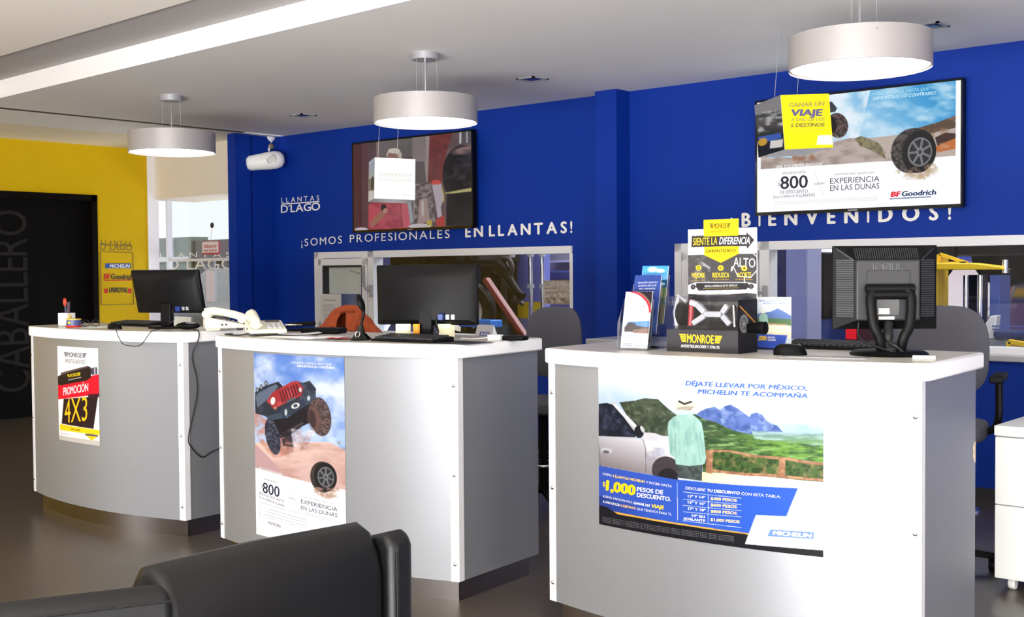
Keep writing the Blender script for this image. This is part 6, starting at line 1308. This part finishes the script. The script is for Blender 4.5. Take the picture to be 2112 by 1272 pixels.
m = MB(); m.tube(arcpts([tp(1036, 532), tp(1050, 536), tp(1056, 552), tp(1052, 568)], 4), .024, 10); m.ell(tp(1064, 618), (.04, .03, .05)); m.bar(tp(1066, 616), tp(1078, 628), .03, .03); m.build('arm_head', mat('dark_brown_iron', (40, 28, 28), .5), t, smooth=60)
cx = onY(957, 642, 7.45); rz_ = 66 * (CAM_M[2] @ (cx - CAMP)) / FPX; t = thing('tyre', 'black tyre half hidden behind the right edge of the middle monitor', 'tyre', cx)
MB().lathe([(rz_ * .62, -.09), (rz_ * .9, -.11), (rz_, -.08), (rz_, .08), (rz_ * .9, .11), (rz_ * .62, .09)], 40, axis='y', cap=False).build('tread', M_black, t, rot=(0, 0, R(35)), smooth=50); MB().lathe([(0, -.03), (rz_ * .63, -.06), (rz_ * .63, .06), (0, .03)], 32, axis='y', cap=False).build('rim', M_steel, t, rot=(0, 0, R(35)), smooth=50)
t = thing('tyre_rack', 'low black stand carrying the tyre behind the middle monitor', 'rack', (cx[0], cx[1], 0)); m = MB(); m.box(-.2, -.15, cx[2] - rz_ - .05, .2, .15, cx[2] - rz_); m.box(-.05, -.05, 0, .05, .05, cx[2] - rz_); m.box(-.2, -.15, 0, .2, .15, .03); m.build('stand_frame', M_black, t)
p0, p1 = onY(1002, 575, 7.4), onY(1088, 702, 7.4); t = thing('floor_jack', 'red slanting jack bar behind the middle window beside the yellow band', 'jack', (p1[0], 7.4, 0)); m = MB(); m.bar((p0[0] - p1[0], 0, p0[2]), (.02, 0, p1[2] - .02), .07, .05); m.build('jack_bar', mat('jack_red', (112, 10, 14), .4), t, bevel=.01); MB().box(-.16, -.05, 0, .12, .08, p1[2] - .02).build('jack_body', mat('jack_red_body', (130, 24, 30), .4), t, bevel=.02)
x0, z0, x1, z1 = exr(945, 658, 1012, 676, 7.15); t = thing('parts_tray', 'bright blue parts tray behind the middle monitor', 'tray', (x0, 7.15, z0)); MB().box(0, 0, 0, x1 - x0, .15, z1 - z0).build('tray_body', mat('tray_blue', (30, 110, 200), .4), t, bevel=.01)
for dx in (.03, x1 - x0 - .03): MB().box(dx - .02, .02, -z0, dx + .02, .13, 0).build('tray_leg', M_black, t)
for px, y0, y1, r_, lab in ((1094, 515, 640, .022, 'tall chrome pipe behind the middle window, left of the sheet holder'), (1056, 519, 531, .02, 'short white pipe at the top of the middle window'), (1118, 515, 640, .02, 'grey pipe just left of the clear sheet holder')):
    a = onY(px, y0, 8.3); t = thing('wall_pipe', lab, 'pipe', (a[0], 8.3, 0)); b = onY(px, y1, 8.3); lo = 0 if y1 > 600 else b[2]; MB().cyl((0, 0, lo), (0, 0, 3.2 if y1 < 600 else a[2] + .3), r_, 12).build('pipe', M_chrome if y1 > 600 else M_whitep, t, smooth=50)
    for z in (1.2, 1.5): MB().lathe([(0, -.02), (r_ * 1.6, -.02), (r_ * 1.6, .02), (0, .02)], 12, (0, 0, z), cap=False).build('pipe_joint', M_alug, t)
x0, z0, x1, z1 = exr(1119, 512, 1186, 715, 9.4); t = thing('grey_rack', 'pale grey rack with blue bin at the right end of the middle window', 'rack', (x0, 9.4, 0)); MB().box(0, .1, 0, x1 - x0 + .4, .3, z1 + .5).build('rack_back', mat('rack_grey', (150, 146, 152), .6, noise=.2, nscale=4), t)
zr_ = lambda y: onY(1150, y, 9.4)[2]; MB().box(.12, -.1, zr_(578), .55, .1, zr_(558)).build('blue_bin', mat('bin_blue', (46, 66, 130), .5), t, bevel=.02); MB().box(.1, -.05, zr_(541), x1 - x0 + .3, .1, zr_(537)).build('rack_shelf', M_whitep, t); MB().box(.0, .04, 0, x1 - x0 + .4, .1, zr_(622)).build('lower_panel', mat('rack_blue', (92, 100, 164), .6), t)
# clear sheet holder on the glass and small logo card on the sill
ua, za = onW(1121, 579, -.03); ub, zb_ = onW(1181, 627, -.03); c = w3((ua + ub) / 2, zb_, -.036)
t = thing('sheet_holder', 'clear sheet holder with printed form on the glass of the middle window', 'sheet holder', c, WA); w, h = ub - ua, za - zb_
MB().box(-w / 2, .0, 0, w / 2, .003, h).build('form_sheet', M_paper, t); P = Print([(0, 0), (100, 0), (100, 80), (0, 80)], 60, 48, flat((-w / 2, 0, h), (w, 0, 0), (0, 0, -h), (0, -1, 0)), ss=2); P.blend(np.ones(P.X.shape), (226, 220, 224)); P.noise(None, (150, 140, 148), 6, .5, .6, 200, sy=3)
for y in (26, 40, 60): P.line([(6, y), (96, y)], 2, (120, 112, 116))
P.noise([(4, 60), (96, 60), (96, 78), (4, 78)], (90, 84, 88), 9, .5, .6, 202); P.build('form_print', M_flatp, t); m = MB(); m.box(-w / 2 - .008, -.008, -.008, w / 2 + .008, -.005, h + .008); m.build('clear_cover', M_acry, t)
c = onW(1003, 690, .04); cc = w3(c[0], W1b, .035)
t = thing('logo_card', 'small white slanted card with blue logo on the window sill by the middle monitor', 'card', cc, WA); s_ = .125; MB().ext([(-.055, 0), (.05, 0), (-.01, s_)], -.085, .085, 'yz').build('card_block', M_white_pl, t)
P = Print([(0, 0), (100, 0), (100, 70), (0, 70)], 40, 30, flat((-.085, -.012, s_ - .002), (.17, 0, 0), (0, -.043, -s_ + .004), (0, -1, .3)), ss=2); P.blend(np.ones(P.X.shape), (238, 236, 240)); P.poly([(26, 30), (84, 30), (84, 48), (26, 48)], (80, 110, 180)); P.text('MICHELIN', (32, 45), (80, 45), 11, WHT, bold=.02, shear=.15); P.build('card_print', M_flatp, t, lift=.001)
# notice and board on the left sash of the middle window
def onglass(px0, py0, px1, py1, d, name, label, cat, m, th=.003):
    (ua, za), (ub, zb_) = onW(px0, py0, d), onW(px1, py1, d); b = wbox(MB(), ua, ub, zb_, za, d - th, d); return tag(b.build(name, m), label, cat)
onglass(668, 541, 744, 606, -.05, 'white_board', 'plain white board filling the left pane of the middle window', 'board', mat('board_white', (214, 214, 212), .6), .004)
onglass(705, 607, 746, 652, -.05, 'blue_board', 'dull blue panel low in the left pane of the middle window', 'panel', mat('dull_blue', (96, 106, 150), .6), .004)
o = onglass(661, 606, 704, 686, .026, 'paper_notice', 'printed paper notice taped on the left casement of the middle window', 'notice', M_paper, .001)
(ua, za), (ub, zb_) = onW(661, 606, .0265), onW(704, 686, .0265)
P = Print([(0, 0), (43, 0), (43, 80), (0, 80)], 60, 110, lambda u, v, l: np.array([w3(ua + (ub - ua) * a, za + (zb_ - za) * b, .0265 + l) for a, b in zip(np.ravel(u), np.ravel(v))]), ss=1); P.blend(np.ones(P.X.shape), (232, 230, 228)); P.line([(8, 13), (32, 13)], 2, (130, 136, 156))
for k in range(14): P.line([(6, 22 + 2.6 * k), (36 - (k * 7) % 9, 22 + 2.6 * k)], 1.0, (176, 178, 188))
P.build('notice_print', M_flatp, o)
